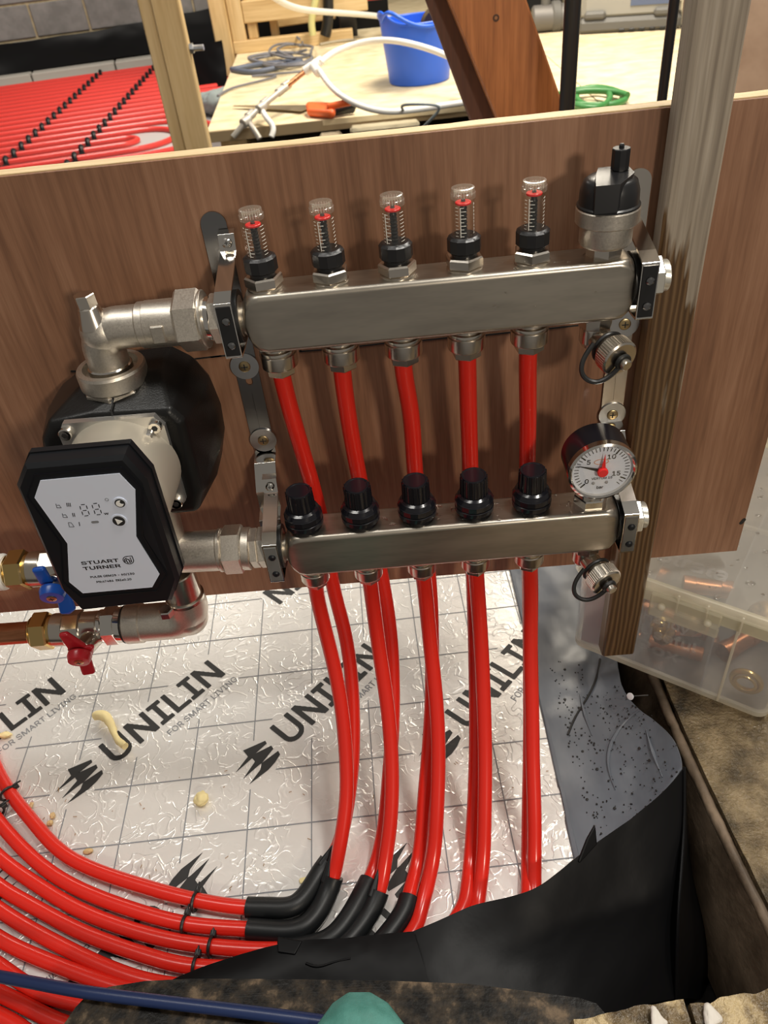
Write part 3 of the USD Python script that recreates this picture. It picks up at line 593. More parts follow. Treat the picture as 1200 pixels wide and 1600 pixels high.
part(t, 'black_pointer', face_xz(ext(Polygon([(gx0 - .0205, gz + .0072), (gx0 + .0035, gz - .0028), (gx0 + .0045, gz + .0008)]), .0005), gyf + .0003), INK, 'thin black reading pointer')
part(t, 'red_pointer', [face_xz(ext(Polygon([(gx0 + .0006, gz + .0172), (gx0 + .0021, gz), (gx0 - .0021, gz)]), .0006), gyf - .0010), rod((gx0, gyf + .001, gz), (gx0, gyf - .0030, gz), .0042, 24, .0008)], REDPT, 'red set pointer and hub')
part(t, 'lens', orient(solid([(.0240, 0), (.0240, .0010)], 48), c + A(0, -.0008, 0), dd), GLASSP)

# brackets
def screw(par, p, d=(0, -1, 0), r=.0045, m=None, cross=True):
    m = m or CHROME; s = part(par, 'screw', turned(p, d, [(r, 0), (r * .95, r * .3), (r * .6, r * .55)], 20), m)
    if cross:
        f = frame(d); o = A(*p) + A(*d) * (r * .56)
        part(s, 'cross_slot', [orient(rbox((-r * .38, -r * .08, -.0002), (r * .38, r * .08, .0001), .00005), o, d), orient(rbox((-r * .08, -r * .38, -.0002), (r * .08, r * .38, .0001), .00005), o, d)], INK)
def washer(x, z, label):
    t = thing('washer_screw', label, 'screw', (x, -.0025, z - .012), 'washer screws on the bracket strips')
    part(t, 'washer', orient(lathe([(.0050, 0), (.0122, 0), (.0122, .0013), (.0050, .0013), (.0050, 0)], 32), (x, -.0024, z), (0, -1, 0)), ZINC)
    part(t, 'screw_head', turned((x, -.003, z), (0, -1, 0), [(.0048, 0), (.0050, .0014), (.0040, .0020)], 20), BRASS_OLD)
    part(t, 'cross_slot', [rbox((x - .0028, -.0052, z - .0005), (x + .0028, -.0048, z + .0005), .0001), rbox((x - .0005, -.0052, z - .0028), (x + .0005, -.0048, z + .0028), .0001)], INK)
def bracket(xs, xc, label, side):
    t = thing('manifold_bracket', label, 'bracket', (xs, 0, .33))
    w = .0098
    strip = face_xz(ext(LineString([(xs, .588), (xs, .386)]).buffer(w, quad_segs=8).difference(unary_union([LineString([(xs, .455), (xs, .452)]).buffer(.003), LineString([(xs, .44), (xs, .40)]).buffer(.0001)])), .0018), -.0004)
    part(t, 'wall_strip', strip, STEEL_D if side < 0 else NICKEL_S)  # left strip: reflection of the dark room put into its steel colour
    # cranked foot carrying the lower clamp forward
    part(t, 'offset_arm', strip_yz([(-.0013, .386), (-.0013, .377), (-.0150, .374), (-.0330, .355), (-.0330, .336), (-.0480, .333), (-.0480, .318)], xs - w, xs + w, .0018), CHROME, smooth=25)
    for y, zc in ((UY, .5365), (LY, .337)):
        yf = y - .0205; yb = -.003 if zc > .4 else -.047
        c = part(t, 'clamp', strip_yz([(yb, zc + .047), (yb - .006, zc + .0455), (yb - .010, zc + .034), (yf + .012, zc + .023), (yf, zc + .0190), (yf, zc - .0225), (yf + .012, zc - .0235), (yb, zc - .0235)], xc - .0062, xc + .0062, .0018), CHROME, smooth=25)
        part(c, 'clamp_face', rbox((xc - .0054, yf - .0016, zc - .0212), (xc + .0054, yf - .0008, zc + .0175), .0003), plain('clamp_face_%d_%d' % (side + 1, zc > .4), (.035, .035, .036) if zc > .4 else ((.33, .34, .33) if side < 0 else (.16, .16, .155)), .25, .6), 'dark lined clamp face')
        for dz in (-.0125, .0065): part(c, 'rivet', turned((xc + .0005, yf - .0014, zc + dz), (0, -1, 0), [(.0032, 0), (.0030, .0012), (.0018, .0022)], 16), STEEL_D if zc > .4 else BLACK_M)
        part(c, 'rubber_liner', orient(lathe([(.0155, -.0075), (.0195, -.0075), (.0195, .0075), (.0155, .0075), (.0155, -.0075)], 28), (xc - side * .0005, y, zc), (1, 0, 0)), RUBBER)
        screw(c, (xc, yb - .0100, zc + .0405), unit(A(0, -.93, .36)), .0038)
    return t
bl = bracket(-.0358, -.0268, 'left chromed bracket clamping the pump ends of both manifold bars', -1)
br = bracket(.2845, .2765, 'right bracket clamping the far ends of both manifold bars beside the post', 1)
washer(-.0366, .468, 'washer-headed screw on the left bracket strip, just under the upper bar')
washer(-.0350, .3915, 'washer-headed screw at the foot of the left bracket strip')
washer(.2850, .3850, 'washer-headed screw at the foot of the right bracket strip above the gauge')
washer(.2865, .474, 'washer-headed screw on the right bracket strip, half behind the upper drain valve')

# ------------------------------------------------------------------ pump and its fittings
# upper elbow from the pump to the upper bar
EY, EZ, EX = UY, .5368, -.1285
t = thing('elbow_fitting', 'cast nickel elbow union joining the pump top to the upper manifold bar', 'elbow', (EX, EY, .49))
part(t, 'union_nut', [hexa((-.0665, EY, EZ), (-.0475, EY, EZ), .0232, .0018, rot=.26), rod((-.0480, EY, EZ), (-.0455, EY, EZ), .0215, 32)], NICKEL, smooth=25)
part(t, 'tail_ring', rod((-.0460, EY, EZ), (-.0405, EY, EZ), .0165, 32), CHROME)
def bend(p0, pc, p1, r, k=14):
    p0, pc, p1 = A(*p0), A(*pc), A(*p1); d0, d1 = unit(p0 - pc), unit(p1 - pc); R = min(np.linalg.norm(p0 - pc), np.linalg.norm(p1 - pc), r * 1.05)
    a, b = pc + d0 * R, pc + d1 * R; ctr = a + d1 * R
    arc = [ctr - d1 * R * math.cos(q) - d0 * R * math.sin(q) for q in np.linspace(0, math.pi / 2, k)]
    return tube([p0] + ([a] if 0 else []) + arc + [p1], r, 32)
part(t, 'elbow_body', [bend((-.0900, EY, EZ), (EX, EY, EZ), (EX, EY, .5060), .0158), rod((-.0905, EY, EZ), (-.0660, EY, EZ), .0176, 32, .001), rod((-.0960, EY, EZ), (-.0885, EY, EZ), .0172, 32, .001), ball((EX + .004, EY, EZ - .002), .0172, 3)], NICKEL)
part(t, 'cast_mark', rbox((-.084, EY - .0185, EZ - .008), (-.074, EY - .0165, EZ + .006), .001), NICKEL)
part(t, 'bleed_plug', [rod((-.1270, EY - .004, .541), (-.1280, EY - .004, .5575), .0118, 24, .001, .0078), hexa((-.1280, EY - .004, .5570), (-.1283, EY - .004, .5665), .0078, .0006)], NICKEL_S, smooth=25)
part(t, 'pump_nut', [hexa((EX, EY, .4855), (EX, EY, .4925), .0268, .0015, n=8), orient(lathe([(.0150, .4920), (.0258, .4920), (.0268, .4935), (.0268, .5050), (.0258, .5070), (.0215, .5072), (.0208, .5000), (.0150, .5000)], 40), (EX, EY, 0), (0, 0, 1))], NICKEL, smooth=25)
part(t, 'collar', [rod((EX, EY, .4960), (EX, EY, .5085), .0172, 32, .001)], CHROME)
# pump
t = thing('pump', 'circulator pump with black insulation shell and silver control face', 'pump', (-.13, -.06, .36))
shb = [(-.186, .432), (-.184, .466), (-.150, .486), (-.094, .490), (-.082, .481), (-.074, .465), (-.071, .442), (-.073, .418), (-.080, .396), (-.095, .384), (-.150, .378), (-.178, .398)]
shf = [at(x, y, 1, -.086) for x, y in ((82, 690), (90, 668), (150, 655), (262, 648), (276, 660), (303, 765), (298, 788), (225, 795), (85, 720))]
core = hull(np.vstack([ball((x, -.018, z), .010, 1).vertices for x, z in shb] + [ball((x + .002 * 0, -.050, .436 + (z - .436) * 1.0), .010, 1).vertices for x, z in shb] + [ball(p + A(0, .004, 0), .0085, 2).vertices for p in shf]))
part(t, 'insulation_shell', core, FOAM, smooth=40)
part(t, 'shell_collar', orient(lathe([(.0275, .478), (.0300, .478), (.031, .4845), (.0290, .4860), (.0275, .4845), (.0275, .478)], 40), (EX + .003, EY, 0), (0, 0, 1)), FOAM, smooth=40)
part(t, 'shell_seam', tube([(-.1255, -.0905, .478), (-.1262, -.088, .4865), (-.1245, -.076, .4925), (-.126, -.062, .4935)], .0009, 6), INK, 'dark split line of the shell')
fz = plate([(-.1690, .4725), (-.1630, .4825), (-.0930, .4815), (-.0870, .4725), (-.0890, .400), (-.0960, .3925), (-.155, .392), (-.1690, .401)], .006)
part(t, 'motor_flange', face_xz(fz, -.0895), ALU)
for x, z in ((-.1625, .4745), (-.0935, .4735), (-.0965, .4000), (-.1625, .401)):
    s = part(t, 'flange_screw', turned((x, -.0950, z), (0, -1, 0), [(.0052, 0), (.0052, .004), (.0045, .0048)], 20), CHROME)
    part(s, 'hex_socket', hexa((x, -.0997, z), (x, -.1001, z), .0025, .0001), INK)
part(t, 'motor_can', turned((-.1275, -.094, .4385), (0, -1, 0), [(.0430, 0), (.0428, .040), (.0412, .0450), (.0380, .0475), (.02, .0478)], 56), SILVER)
part(t, 'lug', rbox((-.1035, -.104, .4660), (-.0960, -.094, .4715), .0008), ALU)
hp = Polygon([(-.1676, .4905), (-.0975, .4905), (-.0885, .4800 - .012), (-.0905, .3720), (-.1030, .3480), (-.1770, .3455), (-.1850, .3710), (-.1800, .4735)])
def chamfered(poly, y0, y1, c):
    P = np.array(poly.exterior.coords)[:-1]; Q = np.array(poly.buffer(-c, join_style=2).exterior.coords)[:-1]
    pts = [(x, y, z) for x, z in P for y in (y0, y1 + c)] + [(x, y1, z) for x, z in Q]
    return hull(pts)
hd = part(t, 'control_head', chamfered(hp, -.1400, -.1600, .0030), BLACK_M, smooth=25)
part(hd, 'head_back', hull([(x, y, z) for x, z in hp.buffer(.0012).exterior.coords for y in (-.1400, -.1455)]), BLACK_M, smooth=25)
YF = -.1600
lp = [(-.1605, .4775), (-.1047, .4775), (-.0980, .4621), (-.1100, .4194), (-.1035, .3800), (-.1128, .3671), (-.1682, .3669), (-.1746, .3802), (-.1622, .4188), (-.1700, .4634)]
part(hd, 'recess_line', face_xz(ext(Polygon(lp).buffer(.0048, join_style=2).exterior.buffer(.00045), .0005), YF), BLACK_G)
part(hd, 'side_facet', hull([A(x, y, z) for x, z, y in ((-.0965, .456, YF - .0001), (-.0920, .452, YF + .003), (-.0925, .388, YF + .003), (-.0970, .383, YF - .0001), (-.1040, .419, YF - .0012))]), BLACK_G)
lab = part(hd, 'label_plate', face_xz(plate(lp, .0008), YF), LABEL, 'silver label plate of the pump')
YL = YF - .0008
def onl(zx, zy):   # zoomed label drawing -> the label's plane
    p = at(40 + zx / 5.4545, 760 + zy / 5.4545, 1, YL); return (p[0], p[2])
def lt(s, p0, p1, h, bold=False, m=INK):
    a, b = onl(*p0), onl(*p1); part(lab, 'lettering', lay(text(s, h, b[0] - a[0], bold, .0002), A(a[0], YL, (a[1] + b[1]) / 2), (1, 0, 0), (0, 0, 1)), m)
lt('STUART', (480, 668), (798, 640), .0031, True); lt('TURNER', (496, 712), (815, 688), .0031, True)
lt('PULSE GEM25 - 60/130', (556, 782), (930, 748), .0019, True); lt('PN:47486  EEI≤0.20', (608, 822), (905, 796), .0019, True)
lt('W', (672, 240), (712, 240), .0017, True)
def ln(pts, w): return strip_xz([onl(*p) for p in pts], YL, .0002, w)
seg = []
for dx, dy in ((0, 0), (104, -10)):
    for a, b in (((475, 156), (502, 153)), ((490, 206), (517, 203)), ((505, 251), (532, 248)), ((463, 170), (470, 194)), ((518, 164), (526, 188)), ((480, 216), (488, 240)), ((534, 212), (543, 236))):
        seg.append(ln([(a[0] + dx, a[1] + dy), (b[0] + dx, b[1] + dy)], .00058))
part(lab, 'digit_segments', seg, INK, 'dark two-digit display segments', kind='stuff')
ic = []
for (ox, oy), n in (((258, 148), 3), ((312, 230), 2), ((364, 308), 1)):
    shp = [(ox, oy), (ox + 10, oy + 34), (ox + 46, oy + 34), (ox + 28, oy + 10), (ox + 4, oy + 14)] if n > 1 else [(ox, oy), (ox + 10, oy + 36), (ox + 50, oy + 36), (ox + 26, oy + 2), (ox, oy)]
    ic.append(ln(shp, .00030))
    for k in range(n): ic.append(ln([(ox + 92 - (n == 2) * 4 + k * 14, oy - 6 + (n < 3) * 4), (ox + 98 - (n == 2) * 4 + k * 14, oy + 22 + (n < 3) * 4)], .0005))
part(lab, 'mode_symbols', ic, INK, kind='stuff')
p = onl(592, 303); part(lab, 'small_badge', face_xz(ext(LineString([(p[0] - .0017, p[1]), (p[0] + .0017, p[1])]).buffer(.0011), .0002), YL), INKG)
def disc(p, r, m, y, nm, par=None, lb=None): return part(par or lab, nm, rod((p[0], y, p[1]), (p[0], y - .0006, p[1]), r, 32, .0002), m, lb)
for c, r, sym in (((806, 138), .0037, 'moon'), ((797, 289), .0045, 'play')):
    p = onl(*c); b_ = disc(p, r + .0013, LABEL, YL, 'button', lb='round button'); disc(p, r, INK, YL - .0006, 'button_face', hd)
    if sym == 'moon':
        g = Polygon([(p[0] + .0027 * math.cos(a), p[1] + .0027 * math.sin(a)) for a in np.linspace(0, 6.28, 30)[:-1]]).difference(Polygon([(p[0] + .0019 + .0016 * math.cos(a), p[1] + .0010 + .0016 * math.sin(a)) for a in np.linspace(0, 6.28, 24)[:-1]]))
    else: g = Polygon([(p[0] - .0019, p[1] + .0026), (p[0] - .0015, p[1] - .0028), (p[0] + .0029, p[1] - .0001)])
    part(hd, 'button_symbol', face_xz(ext(g, .0003), YL - .0012), WHITEPR)
p = onl(692, 112); part(lab, 'small_badge', face_xz(ext(Polygon([(p[0] + .0012 * math.cos(a), p[1] + .0012 * math.sin(a)) for a in np.linspace(0, 6.28, 20)[:-1]]).exterior.buffer(.0002), .0002), YL), INKG)
# maker's emblem: a round shield with two inner strokes and a dot
p = onl(876, 628); R = .0042; K = R / .0092
sh = Polygon([(p[0] + R * math.cos(a), p[1] + R * math.sin(a)) for a in np.linspace(.5 * math.pi, 1.5 * math.pi, 20)] + [(p[0] + R * math.cos(a), p[1] + R * math.sin(a)) for a in np.linspace(-.5 * math.pi, 0, 8)] + [(p[0] + R, p[1] + R)])
em = [sh.difference(sh.buffer(-.0013 * K))]
q_ = lambda x, y: (p[0] + x * K, p[1] + y * K)
arcl = lambda r, a0, a1: LineString([q_(-.0006 + r * math.cos(a), -.001 + r * math.sin(a)) for a in np.linspace(a0, a1, 16)]).buffer(.0008 * K, cap_style=2)
em += [arcl(.0058, math.pi * .55, math.pi * 1.15), arcl(.0032, math.pi * .5, math.pi * 1.0), LineString([q_(-.0006, .0022), q_(.0012, .001), q_(.0012, -.0058)]).buffer(.0009 * K), LineString([q_(.0045, .001), q_(.0040, -.0045)]).buffer(.0009 * K), sbox(*q_(.0034, .0030), *q_(.0056, .0050)), LineString([q_(-.0038, -.001), q_(-.0022, -.006)]).buffer(.0009 * K)]
part(lab, 'maker_emblem', face_xz(ext(unary_union(em), .0002), YL), INK)

# lower union and mixing body from the lower bar to the pump bottom
MZ, MY = .3385, LY
t = thing('union_fitting', 'nickel union and body running from the lower bar in behind the pump head', 'union', (-.08, MY, .32))
part(t, 'tail_hex', hexa((-.0405, MY, .337), (-.0480, MY, .337), .0180), NICKEL, smooth=25)
part(t, 'union_nut', [hexa((-.0545, MY, .3375), (-.0720, MY, .338), .0218, .0016, rot=.26), rod((-.0480, MY, .337), (-.0550, MY, .3375), .0190, 32)], NICKEL, smooth=25)
part(t, 'body', [rod((-.0715, MY, .3380), (-.1230, MY, .3400), .0182, 32, .001), rod((-.0720, MY, .338), (-.0760, MY, .338), .0195, 32, .001), ball((-.1200, MY, .340), .0200, 3), rod((-.1200, MY, .340), (-.1200, MY + .010, .3850), .0165, 32)], NICKEL)
t = thing('elbow_fitting', 'satin nickel elbow turning from the pump bottom to the red-handled valve', 'elbow', (-.125, MY, .24))
EX2, EZ2 = -.1200, .2552
part(t, 'elbow_body', [bend((-.1700, MY, EZ2), (EX2, MY, EZ2), (EX2, MY, .2860), .0178), rod((-.1670, MY, EZ2), (-.1840, MY, EZ2), .0190, 32, .0012), ball((EX2 - .003, MY, EZ2 + .003), .0178, 3)], NICKEL)
part(t, 'riser', [rod((EX2, MY, .2840), (EX2, MY, .3180), .0160, 32, .001), rod((EX2, MY, .2835), (EX2, MY, .2880), .0178, 32)], NICKEL_S)
part(t, 'bolt', [hexa((-.1335, MY - .019, .2820), (-.1335, MY - .019, .2900), .0070, .001)], CHROME, smooth=25)
part(t, 'seal', rod((-.1838, MY, EZ2), (-.1858, MY, EZ2), .0182, 32), RUBBER)
part(t, 'union_ring', [rod((-.1856, MY, EZ2), (-.1920, MY, EZ2), .0170, 32), hexa((-.1915, MY, EZ2), (-.2045, MY, EZ2), .0186, .0012, rot=.3), rod((-.2040, MY, EZ2), (-.2085, MY, EZ2), .0160, 32)], CHROME, smooth=25)
def ball_valve(z, x0, hub, colour, metal, label, hl, wings):
    t = thing('ball_valve', label, 'valve', (x0 - .03, MY, z - .02))
    part(t, 'body', [rod((x0, MY, z), (x0 - .0170, MY, z), .0152, 32, .001), hexa((x0 - .0160, MY, z), (x0 - .0330, MY, z), .0176, .0012, n=8), rod((x0 - .006, MY - .010, z - .003), (hub[0], hub[1] + .004, hub[2]), .0100, 24), rod((x0 - .0325, MY, z), (x0 - .0450, MY, z), .0160, 32)], NICKEL_S, smooth=25)
    c = part(t, 'compression_nut', [rod((x0 - .0440, MY, z), (x0 - .0500, MY, z), .0150, 32), hexa((x0 - .0480, MY, z), (x0 - .0640, MY, z), .0188, .0016), rod((x0 - .0630, MY, z), (x0 - .0675, MY, z), .0150, 32, .002)], BRASS, 'brass compression nut', smooth=25)
    h = A(*hub); d = unit(A(.06, -.96, -.28))
    hd = part(t, 'butterfly_handle', [turned(h, d, [(.0105, 0), (.0110, .003), (.0095, .0085), (.0060, .0088)], 28)] + [hull(np.vstack([ball(h + A(*q), .0028, 1).vertices for q in w])) for w in wings], colour, hl)
    part(hd, 'handle_screw', turned(h + d * .0080, d, [(.0042, 0), (.0042, .0014), (.0030, .0018)], 18), BRASS_OLD)
    part(hd, 'cross_slot', [orient(rbox((-.0024, -.0005, 0), (.0024, .0005, .0002), .0001), h + d * .0098, d), orient(rbox((-.0005, -.0024, 0), (.0005, .0024, .0002), .0001), h + d * .0098, d)], INK)
hb = at(125, 1021, 1, -.1240)
ball_valve(EZ2, -.2085, hb, REDL, None, 'brass and nickel isolating valve with red butterfly handle on the copper pipe', 'red butterfly handle',
           [[(.004, .004, .006), (-.008, .004, .006), (-.0085, .002, .0240), (-.0045, .002, .0245)], [(-.004, .004, -.006), (.0030, .004, -.007), (.0030, .0, -.0255), (-.0045, .0, -.0265)], [(-.009, .004, .002), (.011, .003, .004), (.006, .004, -.006)]])
hb2 = at(83, 921, 1, -.1240)
ball_valve(.3345, -.2000, hb2, BLUEL, None, 'isolating valve with blue butterfly handle half behind the pump head', 'blue butterfly handle',
           [[(-.002, .004, .006), (-.0080, .004, .006), (-.0075, .002, .0215), (-.0015, .002, .0220)], [(.001, .004, -.006), (.0080, .004, -.006), (.0040, .0, -.0270), (-.0010, .0, -.0265), (.0085, .0, -.0235)]])
solo('copper_pipe', rod((-.2700, MY, EZ2), (-.55, MY, EZ2 + .003), .0105, 28), COPPER, 'bare copper pipe running left from the red-handled valve', 'pipe')
solo('plastic_pipe', [rod((-.2660, MY, .3345), (-.55, MY, .3345), .0130, 28), rod((-.2680, MY, .3345), (-.2790, MY, .3345), .0165, 28, .002)], WHITEP, 'white plastic pipe end left of the blue-handled valve', 'pipe')
solo('valve_link', rod((-.2002, MY, .3345), (-.1190, MY, .3390), .0150, 28), NICKEL, 'nickel link tube hidden behind the pump head', 'pipe fitting')

# ------------------------------------------------------------------ red pipes
def on_curve(px, py, fn):
    """the point seen at the pixel that lies on the surface y = fn(z)."""
    z = .2
    d = FW + (px - 600) / FPX * RI - (py - 800) / FPX * UP
    lo, hi = .15, 1.6
    for _ in range(60):
        m = (lo + hi) / 2; q = EYE + d * m
        if q[1] < fn(q[2]): lo = m
        else: hi = m
    return EYE + d * lo
front = lambda z: LY - .150 * max(0, (.285 - z) / .27) ** 2
back = lambda z: UY + .014 * max(0, min(1, (.49 - z) / .2)) - .175 * max(0, (.30 - z) / .29) ** 1.8
PR = .0072
def floor_path(pts, z): return [at(x, y, 2, z) for x, y in pts]
F1 = [(462, 1414), (425, 1419), (385, 1418), (300, 1405), (225, 1385), (150, 1360), (95, 1330), (50, 1282), (15, 1237), (-12, 1185), (-45, 1090), (-70, 980)]
F2 = [(476, 1448), (430, 1455), (386, 1452), (300, 1445), (225, 1427), (130, 1392), (62, 1350), (0, 1286), (-45, 1220), (-90, 1110), (-120, 980)]
F3 = [(520, 1464), (476, 1480), (434, 1484), (300, 1475), (212, 1455), (125, 1422), (62, 1385), (0, 1340), (-70, 1255), (-130, 1130), (-165, 980)]
F4 = [(480, 1515), (400, 1516), (300, 1510), (225, 1492), (125, 1455), (50, 1415), (0, 1385), (-90, 1290), (-165, 1150), (-210, 980)]
F5 = [(480, 1560), (360, 1552), (250, 1537), (175, 1515), (100, 1480), (0, 1422), (-110, 1320), (-200, 1170), (-255, 980)]
F6 = [(480, 1592), (360, 1583), (200, 1547), (125, 1522), (50, 1492), (0, 1467), (-120, 1370), (-240, 1190), (-300, 980)]
F7 = [(420, 1650), (250, 1610), (125, 1569), (62, 1550), (0, 1510), (-140, 1410), (-280, 1210), (-345, 980)]
F8 = [(300, 1665), (180, 1628), (87, 1595), (37, 1570), (0, 1552), (-160, 1440), (-320, 1230), (-390, 980)]
F9 = [(160, 1665), (30, 1605), (0, 1588), (-200, 1470), (-360, 1250), (-435, 980)]
FR = [[(495, 927), (515, 1012), (533, 1102), (541, 1192), (540, 1260), (529, 1332), (516, 1386)],
      [(580, 922), (592, 1012), (605, 1102), (612, 1192), (610, 1282), (601, 1350), (585, 1426)],
      [(664, 922), (673, 1012), (682, 1102), (685, 1192), (682, 1282), (675, 1350), (659, 1440), (652, 1470)],
      [(746, 922), (752, 1012), (756, 1102), (758, 1192), (757, 1282), (754, 1350), (748, 1413), (742, 1445)],
      [(829, 922), (829, 1012), (831, 1102), (832.5, 1192), (835, 1282), (835, 1350), (834, 1405), (832, 1435)]]
BK = [[(441, 590), (490, 765), (505, 830), (522, 922), (539, 990), (549, 1060), (552, 1130), (550, 1200), (540, 1275), (524, 1330), (504, 1366)],
      [(535, 582), (562, 750), (585, 850), (600, 920), (610, 990), (614, 1060), (613, 1140), (607, 1220), (598, 1305), (585, 1368), (574, 1408)],
      [(630, 571), (641, 640), (649, 742), (664, 850), (672, 920), (675, 1000), (674, 1100), (669, 1180), (662, 1260), (653, 1350), (643, 1420), (638, 1450)],
      [(730, 562), (732, 640), (735, 737), (737, 850), (740, 930), (743, 1050), (743.5, 1170), (740.5, 1260), (735, 1350), (731, 1413), (726, 1445)],
      [(825, 553), (825, 640), (824, 725), (825, 830), (827, 930), (828, 1050), (828, 1170), (826, 1282), (825, 1350), (824, 1405), (821, 1435)]]
def red_pipe(x, y, zb, px, fn, floor, zf, label, sleeve=None):
    P = [A(x, y, zb - .010)] + [on_curve(a, b, fn) for a, b in px]
    for q in P:
        if q[2] < zf: q[2] = zf
    if floor is not None: P = P + floor_path(floor, zf)
    S = spline(P, 40 + 5 * len(P))
    t = thing('heating_pipe', label, 'pipe', (P[-1][0], P[-1][1], 0) if floor is None else (P[len(px)][0], P[len(px)][1], 0), 'red heating pipes of the manifold')
    part(t, 'pipe_run', tube(S, PR, 16), REDP, smooth=60)
    if sleeve:
        k0 = 1 + len(px); i0, i1, ex = sleeve
        t_ = np.r_[0, np.cumsum(np.linalg.norm(np.diff(np.array(P), axis=0), axis=1) ** .7)]
        s = CubicSpline(t_, np.array(P)); a = t_[k0 - 1] - i0 * (t_[k0 - 1] - t_[k0 - 2]); b = t_[k0 + ex] + i1 * (t_[k0 + ex + 1] - t_[k0 + ex])
        Q = s(np.linspace(a, b, 30))
        part(t, 'bend_sleeve', [tube(Q, .0102, 16)], RUBBER_S, 'black bend support sleeve', smooth=60)
        tip = Q[0]; dr = unit(Q[0] - Q[2]); out = unit(np.cross(dr, A(0, 1, 0))); out = out if out[0] < 0 else -out
        part(t, 'sleeve_tip', hull(np.vstack([ball(tip + out * .0085 - dr * .006, .003, 1).vertices, ball(tip + out * .0060 - dr * .004 + A(0, -.004, 0), .003, 1).vertices, ball(tip + out * .0095 + dr * .020, .0009, 1).vertices])), RUBBER_S, 'pointed tip of the black sleeve')
RUBBER_S = plain('sleeve_plastic', (.009, .010, .011), .42, bump=.1, bscale=600, specular_ior_level=.35)
red_pipe(UXs[0], UY, UB, BK[0], back, F1, .0115, 'leftmost red pipe from the upper bar, turning left as the innermost floor run', (.45, -.02, 2))
red_pipe(LXs[0], LY, LB, FR[0], front, F2, .0115, 'leftmost red pipe from the lower bar, sleeved where it turns left on the floor', (.30, -.02, 2))
red_pipe(UXs[1], UY, UB, BK[1], back, F3, .0110, 'second red pipe from the left under the upper bar, becoming the third floor run', (.45, -.02, 2))
red_pipe(LXs[1], LY, LB, FR[1], front, F4, .0110, 'second red pipe from the left under the lower bar, turning left beneath the black membrane', (.35, .2, 0))
red_pipe(UXs[2], UY, UB, BK[2], back, F5, .0105, 'middle red pipe from the upper bar, dipping behind the black membrane', (.8, .2, 0))
red_pipe(LXs[2], LY, LB, FR[2], front, F6, .0105, 'middle red pipe from the lower bar, dipping behind the black membrane')
red_pipe(UXs[3], UY, UB, BK[3], back, F7, .0100, 'second red pipe from the right under the upper bar')
red_pipe(LXs[3], LY, LB, FR[3], front, F8, .0100, 'second red pipe from the right under the lower bar')
red_pipe(UXs[4], UY, UB, BK[4], back, F9, .0100, 'rightmost red pipe from the upper bar, almost hidden behind the rightmost lower pipe')
red_pipe(LXs[4], LY, LB, FR[4], front, None, .0100, 'rightmost red pipe from the lower bar, running straight down')
# cable ties
def tie(px, py, dirpx, label, n=1):
    c = at(px, py, 2, .0115); d = at(*dirpx, 2, .0115) - c; d = unit(d)
    t = thing('cable_tie', label, 'cable tie', (c[0], c[1], 0), 'black cable ties on the floor pipes')
    part(t, 'strap', ring(c, d, PR + .0016, .0016, 26, 6), RUBBER)
    s = unit(np.cross(d, A(0, 0, 1))); s = s if s[1] > 0 else -s
    part(t, 'lock', orient(rbox((-.0030, -.0028, -.0025), (.0030, .0028, .0030), .0005), c + s * (PR + .0030) + A(0, 0, .003), d), RUBBER)
    part(t, 'tail', tube([c + s * PR + A(0, 0, .004), c + s * (PR + .006) + A(0, 0, .006), c + s * (PR + .010) + A(0, 0, .005)], .0011, 6), RUBBER)
tie(13, 1240, (30, 1262), 'black cable tie on the innermost floor pipe at the left edge')
tie(-6, 1270, (10, 1296), 'black cable tie on the second floor pipe, cut by the left edge')
tie(305, 1409, (330, 1412), 'black cable tie on the innermost floor pipe near its sleeve')
tie(289, 1445, (320, 1448), 'black cable tie on the second floor pipe near its sleeve')
tie(330, 1479, (360, 1481), 'black cable tie on the third floor pipe')
tie(306, 1510, (340, 1512), 'black cable tie on the fourth floor pipe beside the black membrane')

# ------------------------------------------------------------------ membranes of the pit edge
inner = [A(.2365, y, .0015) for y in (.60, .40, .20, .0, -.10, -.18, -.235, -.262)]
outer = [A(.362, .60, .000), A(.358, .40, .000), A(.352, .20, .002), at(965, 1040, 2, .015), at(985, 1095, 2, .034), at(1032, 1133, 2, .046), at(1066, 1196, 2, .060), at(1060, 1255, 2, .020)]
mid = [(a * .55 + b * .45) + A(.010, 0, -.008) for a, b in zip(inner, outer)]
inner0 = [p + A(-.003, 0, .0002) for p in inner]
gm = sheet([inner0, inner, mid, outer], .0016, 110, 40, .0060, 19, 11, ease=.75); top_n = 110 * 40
gt = thing('membrane', 'membrane coloured with its reflected grey sheen, lapped up between the foil floor and the right slab', 'membrane', (.29, 0, 0))
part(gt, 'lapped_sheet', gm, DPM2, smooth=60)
# spots of dirty water splashed on it
sp = []
for k in range(150):
    y = rng.uniform(-.30, .02); s = rng.uniform(.05, .75); i = np.interp(y, [p[1] for p in inner][::-1], range(8)[::-1])
    sp.append((y, s, rng.uniform(.0005, .0017)))
GV, GN = gm.vertices[:top_n], trimesh.Trimesh(gm.vertices[:top_n], gm.faces[:2 * 109 * 39], process=False).vertex_normals
ms = []
for k in range(2200):
    i = rng.integers(0, top_n); p = GV[i]
    if p[1] > .03 or p[0] < .25 or (p[1] > -.03 and p[0] > .29): continue
    n = GN[i] if GN[i][2] > 0 else -GN[i]; r = rng.choice([.0006, .0008, .0011, .0017], p=[.4, .35, .2, .05])
    o_ = p + n * .0004 + A(rng.uniform(-.004, .004), rng.uniform(-.004, .004), 0)
    ms.append(orient(solid([(r, -.0006), (r, .0002), (r * .6, .0005)], 7), o_, n))
solo('dirt_spots', ms, MARK, 'dark specks of dirt splashed over the grey membrane', 'dirt', kind='stuff')
nl = at(985, 1088, 2, .0365)
